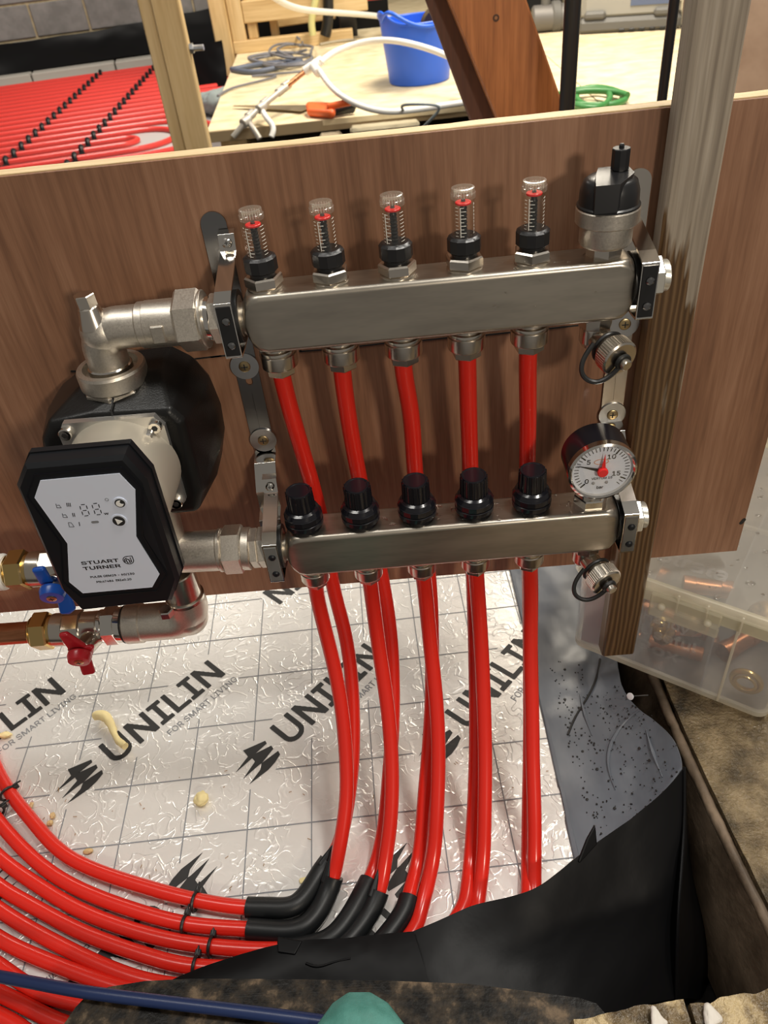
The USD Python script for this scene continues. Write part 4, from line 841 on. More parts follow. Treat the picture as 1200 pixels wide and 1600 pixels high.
t = thing('clout_nail', 'bright clout nail through the top edge of the grey membrane', 'nail', nl)
part(t, 'nail_head', turned(nl, unit(A(-.65, -.55, .55)), [(.0040, 0), (.0042, .0006), (.0034, .0011)], 18), plain('galvanised_head', (.75, .77, .80), .4, .2))
part(t, 'shank', rod(nl, nl + A(.022, .004, -.006), .0009, 10, .0002), STEEL_D)
# thin slit line lying on the grey membrane
_d = GV - EYE; _z = _d @ FW; GP = np.stack([600 + FPX * (_d @ RI) / _z, 800 - FPX * (_d @ UP) / _z], 1)
def on_sheet(px, py): i = np.argsort(((GP - A(px, py)) ** 2).sum(1))[:4]; w = 1 / (1 + ((GP[i] - A(px, py)) ** 2).sum(1)); return (GV[i] * w[:, None]).sum(0) / w.sum() + A(0, 0, .0008)
part(gt, 'seam_line', tube(spline([on_sheet(x, y) for x, y in ((937, 1030), (931, 1060), (917, 1092), (900, 1118), (887, 1150))], 40), .0013, 6), MARK, 'dark wavering seam on the grey membrane')
for ln_ in (((1000, 1110), (975, 1130), (950, 1180), (962, 1235)), ((1010, 1140), (1020, 1180), (1035, 1215)), ((905, 1085), (915, 1120), (925, 1150))):
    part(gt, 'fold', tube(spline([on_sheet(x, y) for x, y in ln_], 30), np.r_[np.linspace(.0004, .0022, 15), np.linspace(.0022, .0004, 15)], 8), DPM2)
up_e = [at(1069, 1199, 2, .064), at(1040, 1235, 2, .062), at(970, 1292, 2, .054), at(900, 1342, 2, .048), at(830, 1390, 2, .044), at(742, 1414, 2, .042), at(690, 1436, 2, .040), at(640, 1458, 2, .036), at(560, 1500, 2, .032), at(470, 1545, 2, .030)]
near = [at(1056, 1560, 2, -.05), at(1030, 1565, 2, -.04), at(950, 1580, 2, -.012), at(880, 1585, 2, .006), at(800, 1590, 2, .018), at(720, 1592, 2, .024), at(660, 1592, 2, .026), at(610, 1592, 2, .026), at(530, 1596, 2, .026), at(440, 1600, 2, .026)]
mid1 = [a * .5 + b * .5 + A(0, 0, dz) for a, b, dz in zip(up_e, near, (-.004, -.008, -.014, -.012, -.008, -.003, 0, .002, .002, .002))]
bm = thing('membrane', 'glossy black membrane flap folded up across the front corner of the pit', 'membrane', (.2, -.3, -.05))
part(bm, 'front_flap', sheet([up_e, mid1, near], .0012, 90, 26, .0028, 17, 21), DPM, smooth=60)
crease = [at(1069, 1199, 2, .064), at(1068, 1300, 2, .030), at(1060, 1420, 2, .004), at(1057, 1505, 2, -.025), at(1056, 1562, 2, -.05)]
walle = [at(1073, 1222, 0, .366), at(1083, 1360, 0, .370), at(1103, 1420, 0, .374), at(1119, 1485, 0, .380), at(1117, 1565, 0, .386)]
midc = [a * .5 + b * .5 + A(.002, .004, -.006) for a, b in zip(crease, walle)]
part(bm, 'corner_fold', sheet([crease, midc, walle], .0012, 60, 12, .0015, 26, 8), DPM, smooth=60)
part(bm, 'crease_lip', tube(spline([p + A(0, 0, .001) for p in crease], 40), .0016, 8), DPM)
part(bm, 'corner_tongue', hull(np.vstack([ball(at(x, y, 2, z), .0016, 1).vertices for x, y, z in ((905, 1345, .047), (930, 1318, .051), (928, 1294, .060), (918, 1312, .056))])), DPM)
nl = at(1083, 1484, 0, .365)
t = thing('clout_nail', 'dull clout nail standing out of the black membrane in the front corner', 'nail', nl)
part(t, 'nail_head', turned(nl, unit(A(-.8, -.45, .4)), [(.0042, 0), (.0044, .0006), (.0036, .0011)], 18), ZINC)
part(t, 'shank', rod(nl, nl + A(.028, .010, .004), .0012, 10, .0002), ZINC)
# second, left piece of black sheet over the pipes
l_up = [at(646, 1456, 2, .040), at(600, 1460, 2, .040), at(520, 1466, 2, .041), at(450, 1472, 2, .040), at(380, 1490, 2, .036), at(320, 1510, 2, .031), at(270, 1530, 2, .026), at(235, 1550, 2, .023)]
l_nr = [at(690, 1600, 2, .029), at(640, 1600, 2, .029), at(560, 1600, 2, .029), at(480, 1600, 2, .028), at(400, 1600, 2, .028), at(330, 1600, 2, .027), at(280, 1600, 2, .025), at(240, 1600, 2, .022)]
l_md = [a * .6 + b * .4 + A(0, 0, .004) for a, b in zip(l_up, l_nr)]
bs = thing('membrane', 'black membrane strip lying over the floor pipes behind the muddy sheet', 'membrane', (0, -.3, .02))
part(bs, 'strip', sheet([l_up, l_md, l_nr], .0012, 70, 16, .0016, 24, 31), DPM, smooth=60)
part(bs, 'fold_lip', tube(spline([at(x, y, 2, z) for x, y, z in ((478, 1505, .0405), (495, 1510, .0405), (520, 1504, .0405), (548, 1498, .0405))], 20), .0013, 6), DPM)
part(bs, 'torn_corner', hull(np.vstack([ball(at(x, y, 2, .041), .0012, 1).vertices for x, y in ((435, 1466), (470, 1472), (436, 1486), (460, 1490))])), DPM)

# ------------------------------------------------------------------ muddy sheet, stones, cable and pad at the bottom
ZP = .066
ol = [at(x, y, 2, ZP) for x, y in ((100, 1600), (118, 1574), (135, 1556), (170, 1542), (225, 1533), (300, 1529), (440, 1530), (600, 1532), (730, 1537), (820, 1548), (905, 1559), (932, 1568), (960, 1600))]
ol = [p[:2] for p in ol] + [A(.24, -.60), A(-.30, -.60)]
solo('muddy_sheet', rough(ext(Polygon(ol), .004).apply_translation(A(0, 0, ZP - .004)), .0003, 40, 3, .03), MUD, 'mud-smeared sheet lying along the bottom edge in front of the black membrane', 'sheet', smooth=40)
solo('ledge_block', rough(rbox((-.34, -.64, -.20), (.215, -.405, .0615), .004), .001, 30, 8, .04), CONCW, 'concrete edge hidden under the muddy sheet', 'ledge', kind='structure')
st = [((.185, .272), 3), ((.276, .345), 5), ((.349, .47), 7)]
so = ['pale wet stone at the bottom edge right of the muddy sheet', 'wet stone with a white mortar dab in the bottom row', 'dark glistening stone in the bottom right corner']
for ((x0, x1), sd), lb_, zt in zip(st, so, (.088, .090, .096)):
    yb_ = -.3835 if sd == 3 else (-.3795 if sd == 5 else -.3660)
    solo('edge_stone', rough(hull([(x0, yb_ - .004, zt), (x1, yb_ + .004, zt), (x0, yb_ + .002, -.16), (x1, yb_ + .002, -.16), (x0, -.58, zt), (x1, -.58, zt), (x0, -.58, -.16), (x1, -.58, -.16)]), .004, 55, sd, .009), STONE, lb_, 'stone', smooth=60)
for (x, y), r in (((1022, 1578), .0022), ((1105, 1573), .0028)):
    p = at(x, y, 2, .094)
    solo('mortar_dab', rough(hullballs([p, p + A(.006, -.008, -.003), p + A(-.003, -.012, -.001)], r), .0025, 120, int(x), .003), plain('white_mortar_%d' % x, (.62, .58, .52), .6, bump=.5), 'white mortar dab on the joint of the bottom stones, ' + ('left one' if x < 1100 else 'right one'), 'mortar')
cab = [at(x, y, 2, z) for x, y, z in ((-90, 1508, .05), (0, 1526, .06), (60, 1537, .068), (120, 1548, .074), (200, 1559, .0755), (300, 1571, .0755), (400, 1583, .0755), (500, 1596, .0755), (620, 1613, .0755))]
solo('blue_cable', tube(spline(cab, 60), .0052, 14), plain('navy_cable', (.012, .025, .085), .35, bump=.1), 'dark blue cable lying across the bottom left corner over the pipes', 'cable', smooth=60)
pd = [at(x, y, 2, .085) for x, y in ((505, 1612), (528, 1580), (548, 1566), (575, 1566), (598, 1580), (622, 1612))]
pads = np.vstack([ball(p, .007, 2).vertices for p in pd] + [ball(p + A(0, -.06, -.004), .008, 1).vertices for p in pd] + [ball(p * A(1, 1, 0) + A(0, -.014, .082), .018, 2).vertices for p in pd[2:4]])
solo('kneeling_pad', hull(pads), mottled('teal_foam', (.055, .21, .175), (.09, .29, .25), (.55, .8), 60, bump=.3, bscale=900), 'teal rounded foam pad at the bottom edge on the muddy sheet', 'pad', smooth=50)

# ------------------------------------------------------------------ scraps on the foil
def scrap(name, px, py, r, m, lab, cat_, seed, stretch=(1, 1, .6)):
    p = at(px, py, 2, .001); g = trimesh.creation.icosphere(3, r); v = g.vertices; v = v * (1 + .9 * (meshkit.fbm(v / r * 1.3 + seed, 3, seed) - .5)[:, None]) * A(*stretch); v[:, 2] -= v[:, 2].min(); g.vertices = v + A(p[0], p[1], .0006)
    solo(name, g, m, lab, cat_, smooth=40)
c = [at(x, y, 2, z) for x, y, z in ((150, 1118, .010), (165, 1120, .014), (176, 1138, .008), (184, 1156, .010), (196, 1166, .012))]
solo('foam_strip', hull(np.vstack([ball(c[0], .004, 1).vertices, ball(c[1], .0052, 1).vertices])).union(hull(np.vstack([ball(c[1], .0052, 1).vertices, ball(c[2], .003, 1).vertices]))) if False else rough(tube(spline(c, 20), np.interp(np.linspace(0, 1, 20), [0, .2, .6, 1], [.006, .0065, .0036, .0045]), 10), .0014, 160, 4, .004), YFOAM, 'curled strip of pale yellow foam lying across the printed U', 'foam scrap')
scrap('foam_scrap', 316, 1252, .0085, YFOAM, 'yellow foam scrap on the foil in the middle of a grid square', 'foam scrap', 3)
scrap('foam_scrap', 479, 1376, .0055, YFOAM, 'small yellow scrap above the black pipe sleeves', 'foam scrap', 5, (1.3, .6, .3))
scrap('wood_chip', 83, 1276, .0035, PINE, 'pale wood chip nearest the left floor pipe', 'wood chip', 7)
scrap('wood_chip', 79, 1287, .0036, PINE, 'pale wood chip just below another beside the left floor pipe', 'wood chip', 8)
scrap('wood_chip', 138, 1331, .0042, PINE, 'pale wood chip resting above the innermost floor pipe', 'wood chip', 9, (1.4, .7, .4))
scrap('wood_chip', 48, 1262, .0045, PINE, 'pale splinter by the cable tie on the left floor pipe', 'wood chip', 12, (.6, 1.3, .4))
scrap('foam_scrap', 8, 1150, .006, YFOAM, 'pale foam scrap at the left edge of the foil', 'foam scrap', 14, (1.5, .7, .4))
sh_ = []
for k in range(46):
    px, py = rng.uniform(60, 860), rng.uniform(1180, 1390); p = at(px, py, 2, .0008); a = rng.uniform(0, 6.28); l = rng.uniform(.001, .0045); q = p + A(math.cos(a), math.sin(a), .1) * l
    sh_.append(rod(p, q, .00035, 5, .0001))
solo('wood_fibres', sh_, plain('fibre_brown', (.34, .2, .09), .8), 'tiny brown wood fibres scattered over the foil', 'fibres', kind='stuff')

# ------------------------------------------------------------------ clear plastic storage box
BA = at(893, 1005, 2, .027); BB = at(1191, 1124, 2, .027); bu = unit((BB - BA) * A(1, 1, 0)); bv = A(-bu[1], bu[0], 0)
L_, D_, HB, Z0 = np.linalg.norm(BB - BA) + .004, .315, .136, .027
MILK = clear('milky_plastic', (.98, .98, .98), .12, .18, (.80, .80, .82)); MILKD = clear('milky_lid', (.98, .97, .94), .10, .30, (.90, .86, .70)); MILKR = clear('milky_rib', (.97, .96, .93), .12, .5, (.92, .88, .76)); MILKT = clear('milky_lid_top', (.98, .98, .97), .06, .24, (.84, .82, .76)); MILKE = clear('milky_embossing', (.97, .97, .97), .12, .16, (.85, .84, .82))
MILKP = plain('paper_insert', (.72, .68, .66), .8)
bx = thing('storage_box', 'clear plastic storage box of pipe fittings beside the post', 'storage box', BA + bu * L_ / 2)
def bb(u0, u1, v0, v1, z0, z1, c=.002): return lay(rbox((u0, v0, z0), (u1, v1, z1), c), BA * A(1, 1, 0) + A(0, 0, Z0), bu, bv)
def rrect(u0, u1, v0, v1, r): return sbox(u0 + r, v0 + r, u1 - r, v1 - r).buffer(r, quad_segs=5)
def tub(z0, z1, g, g2=None): return lay(ext(g, z1 - z0).apply_translation(A(0, 0, z0)), BA * A(1, 1, 0) + A(0, 0, Z0), bu, bv)
outl = rrect(0, L_, 0, D_, .014)
part(bx, 'wall_shell', tub(.003, HB, outl.difference(outl.buffer(-.0016))), MILK)
part(bx, 'base', tub(.0005, .003, outl.buffer(-.003)), MILK)
part(bx, 'foot_rim', tub(.0, .007, outl.difference(outl.buffer(-.0045))), MILKR)
for u in (.075, .153): part(bx, 'divider', bb(u, u + .0022, .003, D_ - .004, .003, .120, .0005), MILK)
part(bx, 'front_rib', bb(.1735, .1765, -.0022, .0005, .002, HB, .0006), MILKR)
ro = outl.buffer(.006)
part(bx, 'rim', tub(HB - .012, HB + .004, ro.difference(outl.buffer(-.001))), MILKD)
lid = part(bx, 'lid', tub(HB + .0042, HB + .0062, ro.buffer(-.012)), MILKT, 'see-through wet lid')
part(lid, 'lid_edge', tub(HB + .0042, HB + .015, ro.difference(ro.buffer(-.0025))), MILKR); part(lid, 'lid_groove', tub(HB + .0063, HB + .0075, ro.buffer(-.004).difference(ro.buffer(-.013))), MILKD)
part(lid, 'lid_skirt', tub(HB - .010, HB + .0045, ro.buffer(.0022).difference(ro.buffer(.0006))), MILKD)
part(lid, 'clasp', [bb(.085, .158, -.0125, -.0085, HB - .028, HB - .012, .003), bb(.085, .158, -.0125, -.0085, HB - .012, HB + .006, .0015)], MILKD)
for u in (.098, .146): part(lid, 'hinge_pip', ball(BA + bu * u + bv * -.0115 + A(0, 0, HB - .010), .0042, 2), MILKR)
for u in (.112, .142, .176): part(lid, 'lid_rib', bb(u, u + .002, -.0112, -.0085, HB - .012, HB + .013, .0005), MILKR)
def emb(s, u, z, h, w): part(bx, 'embossed_word', lay(text(s, h, w, True, .0008), BA + bu * u + bv * -.0009 + A(0, 0, z - .001), bu, A(0, 0, 1), -bv), MILKE)
emb('Useful', .0790, .066, .014, .062); emb('Box', .0785, .040, .016, .046); emb('Handy', .079, .090, .013, .05)
tx = text('Strata', .019, .075, True, .0006)
part(lid, 'embossed_word', lay(tx, BA + bu * .072 + bv * .040 + A(0, 0, HB + .0064), bu, bv), MILKE)
part(bx, 'paper_insert', bb(.010, .052, .004, .0048, .008, .118, .0003), MILKP, 'white paper slip inside the left end')
for (z, h) in ((.078, .012), (.022, .007)): part(bx, 'ink_mark', bb(.0505, .0525, .0030, .0038, z, z + h, .0003), plain('ink_violet_%d' % int(z * 1000), (.06, .04, .25), .6))
# fittings in the box: things of their own
def inbox(u, v, z): return BA * A(1, 1, 0) + bu * u + bv * v + A(0, 0, Z0 + .003 + z)
def cu_tube(u, v, z, du, dv, l, r, lab):
    p = inbox(u, v, z + r); q = p + (bu * du + bv * dv) / math.hypot(du, dv) * l
    t = thing('copper_fitting', lab, 'pipe fitting', (p + q) / 2 - A(0, 0, r), 'copper fittings in the storage box')
    part(t, 'tube', rod(p, q, r, 20), COPPER); part(t, 'socket', rod(p, p + (q - p) * .25, r * 1.12, 20), COPPER); part(t, 'socket', rod(q, q - (q - p) * .25, r * 1.12, 20), COPPER)
cu_tube(.082, .040, 0, 1, .15, .062, .0080, 'copper coupling at the bottom of the middle compartment, nearest the front')
cu_tube(.084, .085, .0, 1, .0, .055, .0110, 'large copper coupling at the bottom of the middle compartment, behind the nearest')
cu_tube(.088, .045, .0175, 1, .6, .05, .0080, 'copper coupling lying on top of others in the middle compartment')
cu_tube(.088, .15, .0, .9, .3, .06, .0110, 'copper coupling at the back of the middle compartment')
cu_tube(.162, .06, .0, .5, 1, .055, .0110, 'copper coupling in the right compartment')
cu_tube(.018, .07, .0, .5, 1, .06, .0110, 'copper coupling in the left compartment')
for u, v, z, nx, r, lab in ((.196, .022, .022, .0, .0150, 'brass ring standing in the right compartment by the front wall'), (.098, .012, .072, .6, .0095, 'bright brass nut under the lid of the middle compartment')):
    t = thing('brass_fitting', lab, 'pipe fitting', inbox(u, v, z) - A(0, 0, r), 'brass fittings in the storage box')
    part(t, 'ring_body', ring(inbox(u, v, z), bv * -1 + bu * nx, r, .0035, 32, 10), BRASS); part(t, 'inner_ring', ring(inbox(u, v, z) - bv * .004, bv * -1 + bu * nx, r * .72, .0018, 28, 8), BRASS)
for u, v, z, r, lab in ((.100, .020, .050, .013, 'round copper-coloured bag bundle under the brass nut'), (.12, .06, .045, .018, 'brown clump of fittings in the middle compartment'), (.19, .12, .03, .02, 'brown clump of fittings in the right compartment')):
    solo('fitting_bag', rough(ball(inbox(u, v, z), r, 3), .005, 60, int(u * 1000), .005), mottled('bagged_brass_%d' % int(u * 1000), (.10, .06, .03), (.42, .27, .12), (.2, .5), 90, bump=.5, bscale=200, metal=.5), lab, 'bag of fittings', smooth=40)
# water on the lid
wd_ = []
for k in range(80):
    u, v = rng.uniform(.01, L_ - .01), rng.uniform(.012, D_ - .02)
    r = rng.choice([.0012, .0018, .003, .0055], p=[.45, .3, .18, .07]); p = BA * A(1, 1, 0) + bu * u + bv * v + A(0, 0, Z0 + HB + .0078 if v < .014 else Z0 + HB + .0062)
    g = trimesh.creation.icosphere(2, r); g.vertices = g.vertices * A(rng.uniform(.8, 1.8), rng.uniform(.8, 1.6), .28) + p; wd_.append(g)
DROP = mat('droplet', {'p': ('principled_bsdf', {'base_color': (1, 1, 1), 'roughness': .02, 'ior': 1.33, 'transmission_weight': 1.0})}, [])
solo('water_drops', wd_, DROP, 'water drops lying on the clear box lid', 'water drops', kind='stuff', smooth=True)
# drops on the bars
def drops(n, x0, x1, y0, y1, z, lab, seed, pts=()):
    r_ = np.random.default_rng(seed); ms = []
    for k in range(n):
        x, y = r_.uniform(x0, x1), r_.uniform(y0, y1); r = r_.choice([.0006, .0009, .0014, .0020], p=[.4, .35, .18, .07])
        g = trimesh.creation.icosphere(2, r); g.vertices = g.vertices * A(r_.uniform(.8, 1.5), r_.uniform(.8, 1.4), .7) + A(x, y, z + r * .3); ms.append(g)
    for k in range(n // 5):
        x, zz = r_.uniform(x0, x1), z - r_.uniform(.003, .035); r = r_.choice([.0005, .0008, .0011])
        g = trimesh.creation.icosphere(2, r); g.vertices = g.vertices * A(1, .5, 1.2) + A(x, y0 - .0028, zz); ms.append(g)
    solo('water_drops', ms, DROP, lab, 'water drops', kind='stuff', smooth=True)
drops(34, .14, .255, UY - .0145, UY + .010, UT, 'water drops on the upper manifold bar', 3)
drops(80, .045, .24, LY - .0145, LY + .012, LT, 'water drops on the lower manifold bar', 4)

# ------------------------------------------------------------------ far room
def yb(px, py, y): return at(px, py, 1, y)
# near timber stud: two faces seen
a0, a1, a2 = yb(211, 0, 2.2), yb(233, 0, 2.2), yb(278, 0, 2.2)
solo('timber_stud', [rbox((a0[0] + .002, 2.214, -.15), (a0[0] + .0435, 2.258, 1.3), .003), rbox((a0[0] + .044, 2.2, -.15), (a2[0], 2.245, 1.3), .004)], PINE, 'pale doubled timber stud with a bolt, standing before the far red pipes', 'stud')
p = yb(296, 76, 2.22); t = thing('coach_bolt', 'bright bolt sticking out of the pale timber stud', 'bolt', p - A(0, 0, .01))
part(t, 'shank', rod(A(a2[0] - .005, p[1], p[2]), A(a2[0] + .045, p[1] - .005, p[2]), .009, 14), ZINC); part(t, 'nut', hexa(A(a2[0] + .0005, p[1], p[2]), A(a2[0] + .012, p[1], p[2]), .016), ZINC)
# far stud frame
ys = 5.25
def pl(px, py, y=ys): return at(px, py, 1, y)
fr = thing('stud_frame', 'pale timber stud wall frame at the back left of the deck', 'stud frame', pl(350, 90))
q0, q1, q2 = pl(325, 0), pl(352, 0), pl(375, 0)
part(fr, 'stud', rbox((q0[0], ys - .04, -.12), (q1[0] - .002, ys + .06, 1.3), .006), PINE); part(fr, 'stud', rbox((q1[0], ys - .02, -.02), (q2[0], ys + .07, 1.3), .006), PINE)
z1 = pl(460, 68)[2]
part(fr, 'sole_plate', rbox((q1[0], ys - .03, -.0), (pl(552, 60)[0], ys + .06, .07), .005), PINEX)
part(fr, 'rail', rbox((q2[0] + .002, ys - .01, pl(440, 22)[2] - .03), (pl(575, 14)[0], ys + .08, pl(440, 10)[2] + .05), .005), PINEX)
part(fr, 'stud', rbox((pl(382, 20)[0], ys + .01, .07), (pl(397, 20)[0], ys + .09, .34), .005), PINE); part(fr, 'stud', rbox((pl(416, 20)[0], ys + .10, -.1), (pl(428, 20)[0], ys + .18, .34), .005), PINE)
part(fr, 'noggin', lay(rbox((0, 0, 0), (.42, .05, .11), .006), pl(429, 44, ys + .25), unit(A(1, .12, .02)), A(0, 1, 0), A(0, 0, 1)), PINEX)
solo('membrane_wall', rbox((q2[0] - .2, ys + .5, -.25), (.25, ys + .52, .16)), DPM, 'black membrane sheet behind the far stud frame', 'membrane')
solo('back_board', rbox((q2[0] - .1, ys + .62, .0), (-.05, ys + .64, .55)), plain('brown_board', (.16, .09, .05), .8), 'dark brown board behind the far stud frame', 'board')
bp = sheet([[pl(330, 92) + A(-.25, -.02, .10), pl(330, 92) + A(.0, -.14, .11), pl(345, 85) + A(.05, -.16, .10)], [pl(330, 100) + A(-.25, 0, -.02), pl(330, 100) + A(.0, -.17, -.02), pl(345, 95) + A(.06, -.2, .0)], [pl(330, 130) + A(-.2, -.25, -.10), pl(330, 130) + A(.05, -.2, -.12), pl(365, 120) + A(.0, -.4, -.1)]], .004, 30, 14, .03, 6, 3)
solo('membrane_scrap', bp, DPM, 'crumpled black membrane at the foot of the far stud frame', 'membrane', smooth=60)
c = far(325, 165, -.10)
solo('rag', rough(hullballs([c, c + A(.10, .06, .02), c + A(.06, -.08, .03), c + A(-.03, .1, 0)], .05), .02, 14, 3, .02), plain('grey_rag', (.25, .29, .29), .9), 'grey crumpled rag between the timber stud and the deck', 'rag', smooth=60)
# things beyond the frame
solo('dark_gap_box', rbox((pl(528, 30)[0], ys + .2, -.02), (pl(556, 30)[0], ys + .4, .12), .01), BLACK, 'black box standing in for the dark gap behind the far sole plate', 'box')  # solid black box put in for the shade of an opening
hp_ = [pl(486, 52), pl(487, 30), pl(492, 8), pl(500, -12)]
solo('yellow_duct', tube(spline([pl(489, 55, ys - .1), pl(487, 35, ys - .1), pl(490, 15, ys - .1), pl(498, -20, ys - .1)], 24), .022, 8), plain('pale_yellow_hose', (.62, .58, .25), .5), 'pale yellow hose hanging in front of the far frame', 'hose', smooth=60)
solo('dark_hose', tube(spline([pl(508, 56, ys - .05), pl(512, 35, ys - .05), pl(512, -20, ys - .05)], 20), .034, 10), BLACK, 'black hose standing by the far frame', 'hose', smooth=60)
dkp = lambda px, py, h=0: at(px, py, 2, h)
c = dkp(583, 9); t = thing('tin', 'grey and red tin at the top of the far deck', 'tin', c); s = .085
part(t, 'tin_body', rod(c, c + A(0, 0, .3), s * 1.1, 24, .004), plain('grey_tin', (.22, .20, .17), .5)); part(t, 'tin_band', rod(c + A(0, 0, .002), c + A(0, 0, .06), s * 1.13, 24, .002), plain('tin_red', (.50, .05, .03), .5), 'red band')
yf_ = dkp(540, 2); solo('insulation_strip', rbox((yf_[0] - .3, yf_[1], 0), (yf_[0] + 1.1, yf_[1] + .3, .09), .02), plain('yellow_green', (.50, .46, .12), .8), 'yellow strip of insulation along the far end of the deck', 'insulation')
t = thing('copper_tail', 'upright copper pipe tail with white cap on the far deck', 'pipe', dkp(577, 42))
p = dkp(577, 42); part(t, 'tail', rod(p, p + A(-.02, 0, .15), .012, 12), COPPER); part(t, 'white_cap', rod(p + A(-.02, 0, .13), p + A(-.025, 0, .19), .024, 14, .003), WHITEP)
p = dkp(570, 31); t = thing('copper_tail', 'second copper pipe tail close behind the white-capped one', 'pipe', p); part(t, 'tail', rod(p, p + A(0, 0, .22), .011, 12), COPPER)
# blue bucket
bc = (dkp(600, 134) + dkp(690, 130)) / 2 + A(.04, .08, 0); bc[2] = 0
t = thing('bucket', 'blue flexible tub with handles standing on the chipboard deck', 'bucket', bc)
BLUE = plain('blue_tub_plastic', (.02, .125, .74), .35)
H_, rb, rt_ = .262, .150, .180
N = 48; an = np.arange(N) * 2 * np.pi / N
def rimz(a): return H_ + .050 * (max(0, math.cos(a - .35)) ** 8 + max(0, math.cos(a - .35 - math.pi)) ** 8)
rows_o = [[(rb * .96 * math.cos(a), rb * .96 * math.sin(a), .0) for a in an], [(rb * math.cos(a), rb * math.sin(a), .006) for a in an]] + [[((rb + (rt_ - rb) * k) * math.cos(a), (rb + (rt_ - rb) * k) * math.sin(a), rimz(a) * k) for a in an] for k in (.25, .5, .75, 1)]
rows_i = [[((rb + (rt_ - rb) * k - .005) * math.cos(a), (rb + (rt_ - rb) * k - .005) * math.sin(a), max(.008, rimz(a) * k)) for a in an] for k in (1, .75, .5, .25, .03)]
V = np.array(rows_o + rows_i).reshape(-1, 3); F = []; R_ = len(rows_o) + len(rows_i)
for i in range(R_ - 1):
    for j in range(N): j2 = (j + 1) % N; F += [(i * N + j, i * N + j2, (i + 1) * N + j2), (i * N + j, (i + 1) * N + j2, (i + 1) * N + j)]
k0 = len(V); V = np.vstack([V, [(0, 0, 0), (0, 0, .008)]])
for j in range(N): j2 = (j + 1) % N; F += [(k0, j2, j), (k0 + 1, (R_ - 1) * N + j, (R_ - 1) * N + j2)]
part(t, 'tub_body', trimesh.Trimesh(V + bc, np.array(F), process=False), BLUE, smooth=60)
part(t, 'rim_roll', tube([bc + A((rt_ + .002) * math.cos(a), (rt_ + .002) * math.sin(a), rimz(a)) for a in an], .006, 8, True), BLUE)
part(t, 'handle', tube(spline([bc + A(-.165, -.06, .275), bc + A(-.13, -.15, .315), bc + A(-.05, -.19, .275), bc + A(.06, -.18, .25), bc + A(.14, -.10, .27)], 30), .009, 8), BLUE, 'drooping blue carry handle', smooth=60)
p = bc + A(.05, -.02, .2)
solo('green_pole', rod(dkp(616, 46) * A(1, 1, 0) + A(0, .25, .16), yb(645, -20, bc[1] + .35), .012, 10), plain('green_pole_paint', (.05, .20, .05), .5), 'thin green pole leaning behind the blue tub', 'pole')
solo('brown_tin_lid', rod(yb(683, 40, bc[1] - .05), yb(683, 40, bc[1] - .05) + A(-.01, .03, .006), .075, 28), plain('brown_metal', (.14, .10, .06), .4, .6), 'dark brown round plate leaning over the blue tub rim', 'plate')
# white pipe, tee, soldered copper branch
WP = lambda px, py, z: at(px, py, 2, z)
solo('white_pipe', tube(spline([WP(500, 98, .17), WP(530, 78, .19), WP(580, 64, .21), WP(640, 68, .20), WP(700, 88, .16), WP(740, 110, .12)], 40), .0135, 12), WHITEP, 'white plastic pipe arching from the tee past the blue tub', 'pipe', smooth=60)
solo('white_pipe', tube(spline([WP(500, 112, .15), WP(525, 143, .10), WP(560, 164, .06), WP(600, 174, .035), WP(660, 170, .02), WP(740, 158, .02)], 40), .0125, 12), WHITEP, 'white plastic pipe sweeping low along the front of the deck', 'pipe', smooth=60)
solo('white_pipe', tube(spline([WP(420, -10, .42), WP(450, 8, .34), WP(500, 18, .25), WP(580, 24, .14), WP(655, 34, .02)], 40), .016, 10), WHITEP, 'far white plastic pipe crossing behind the blue tub', 'pipe', smooth=60)
t = thing('tee_fitting', 'white plastic push-fit tee joining the white pipes', 'pipe fitting', WP(488, 108, .12))
a, b, c = WP(476, 112, .14), WP(503, 94, .175), WP(498, 114, .145); m_ = WP(489, 103, .16)
part(t, 'branch', rod(a, m_, .021, 18, .003), WHITEP); part(t, 'branch', rod(m_, b, .021, 18, .003), WHITEP); part(t, 'branch', rod(m_, c, .020, 18, .003), WHITEP)
GREYP = plain('dull_solder_pipe', (.46, .43, .38), .45, .3)
t = thing('copper_branch', 'dull soldered pipe branch with fittings running from the tee to the deck edge', 'pipe', WP(400, 180, 0))
pts = [WP(476, 112, .14), WP(448, 135, .11), WP(400, 174, .055), WP(384, 190, .03), WP(364, 214, -.02)]
part(t, 'copper_run', rod(pts[0], pts[1], .011, 14), COPPER, 'bare copper length'); part(t, 'solder_run', tube(spline(pts[1:], 20), .012, 12), GREYP)
for q, r in (((447, 134), .020), ((438, 142), .018), ((414, 160), .018), ((408, 168), .020), ((391, 180), .019), ((384, 190), .021)):
    d_ = unit(pts[2] - pts[1]); f_ = np.interp(q[0], [364, 384, 400, 448, 476], [-.02, .03, .055, .11, .14]); c = WP(*q, f_); part(t, 'coupling', rod(c - d_ * .022, c + d_ * .022, r, 14, .003), GREYP)
part(t, 'side_leg', tube(spline([WP(408, 168, .06), WP(418, 186, .03), WP(427, 200, .0), WP(424, 214, -.03)], 16), .012, 12), WHITEP)
part(t, 'side_leg', tube(spline([WP(386, 188, .03), WP(398, 204, .0), WP(406, 217, -.03)], 12), .012, 12), GREYP)
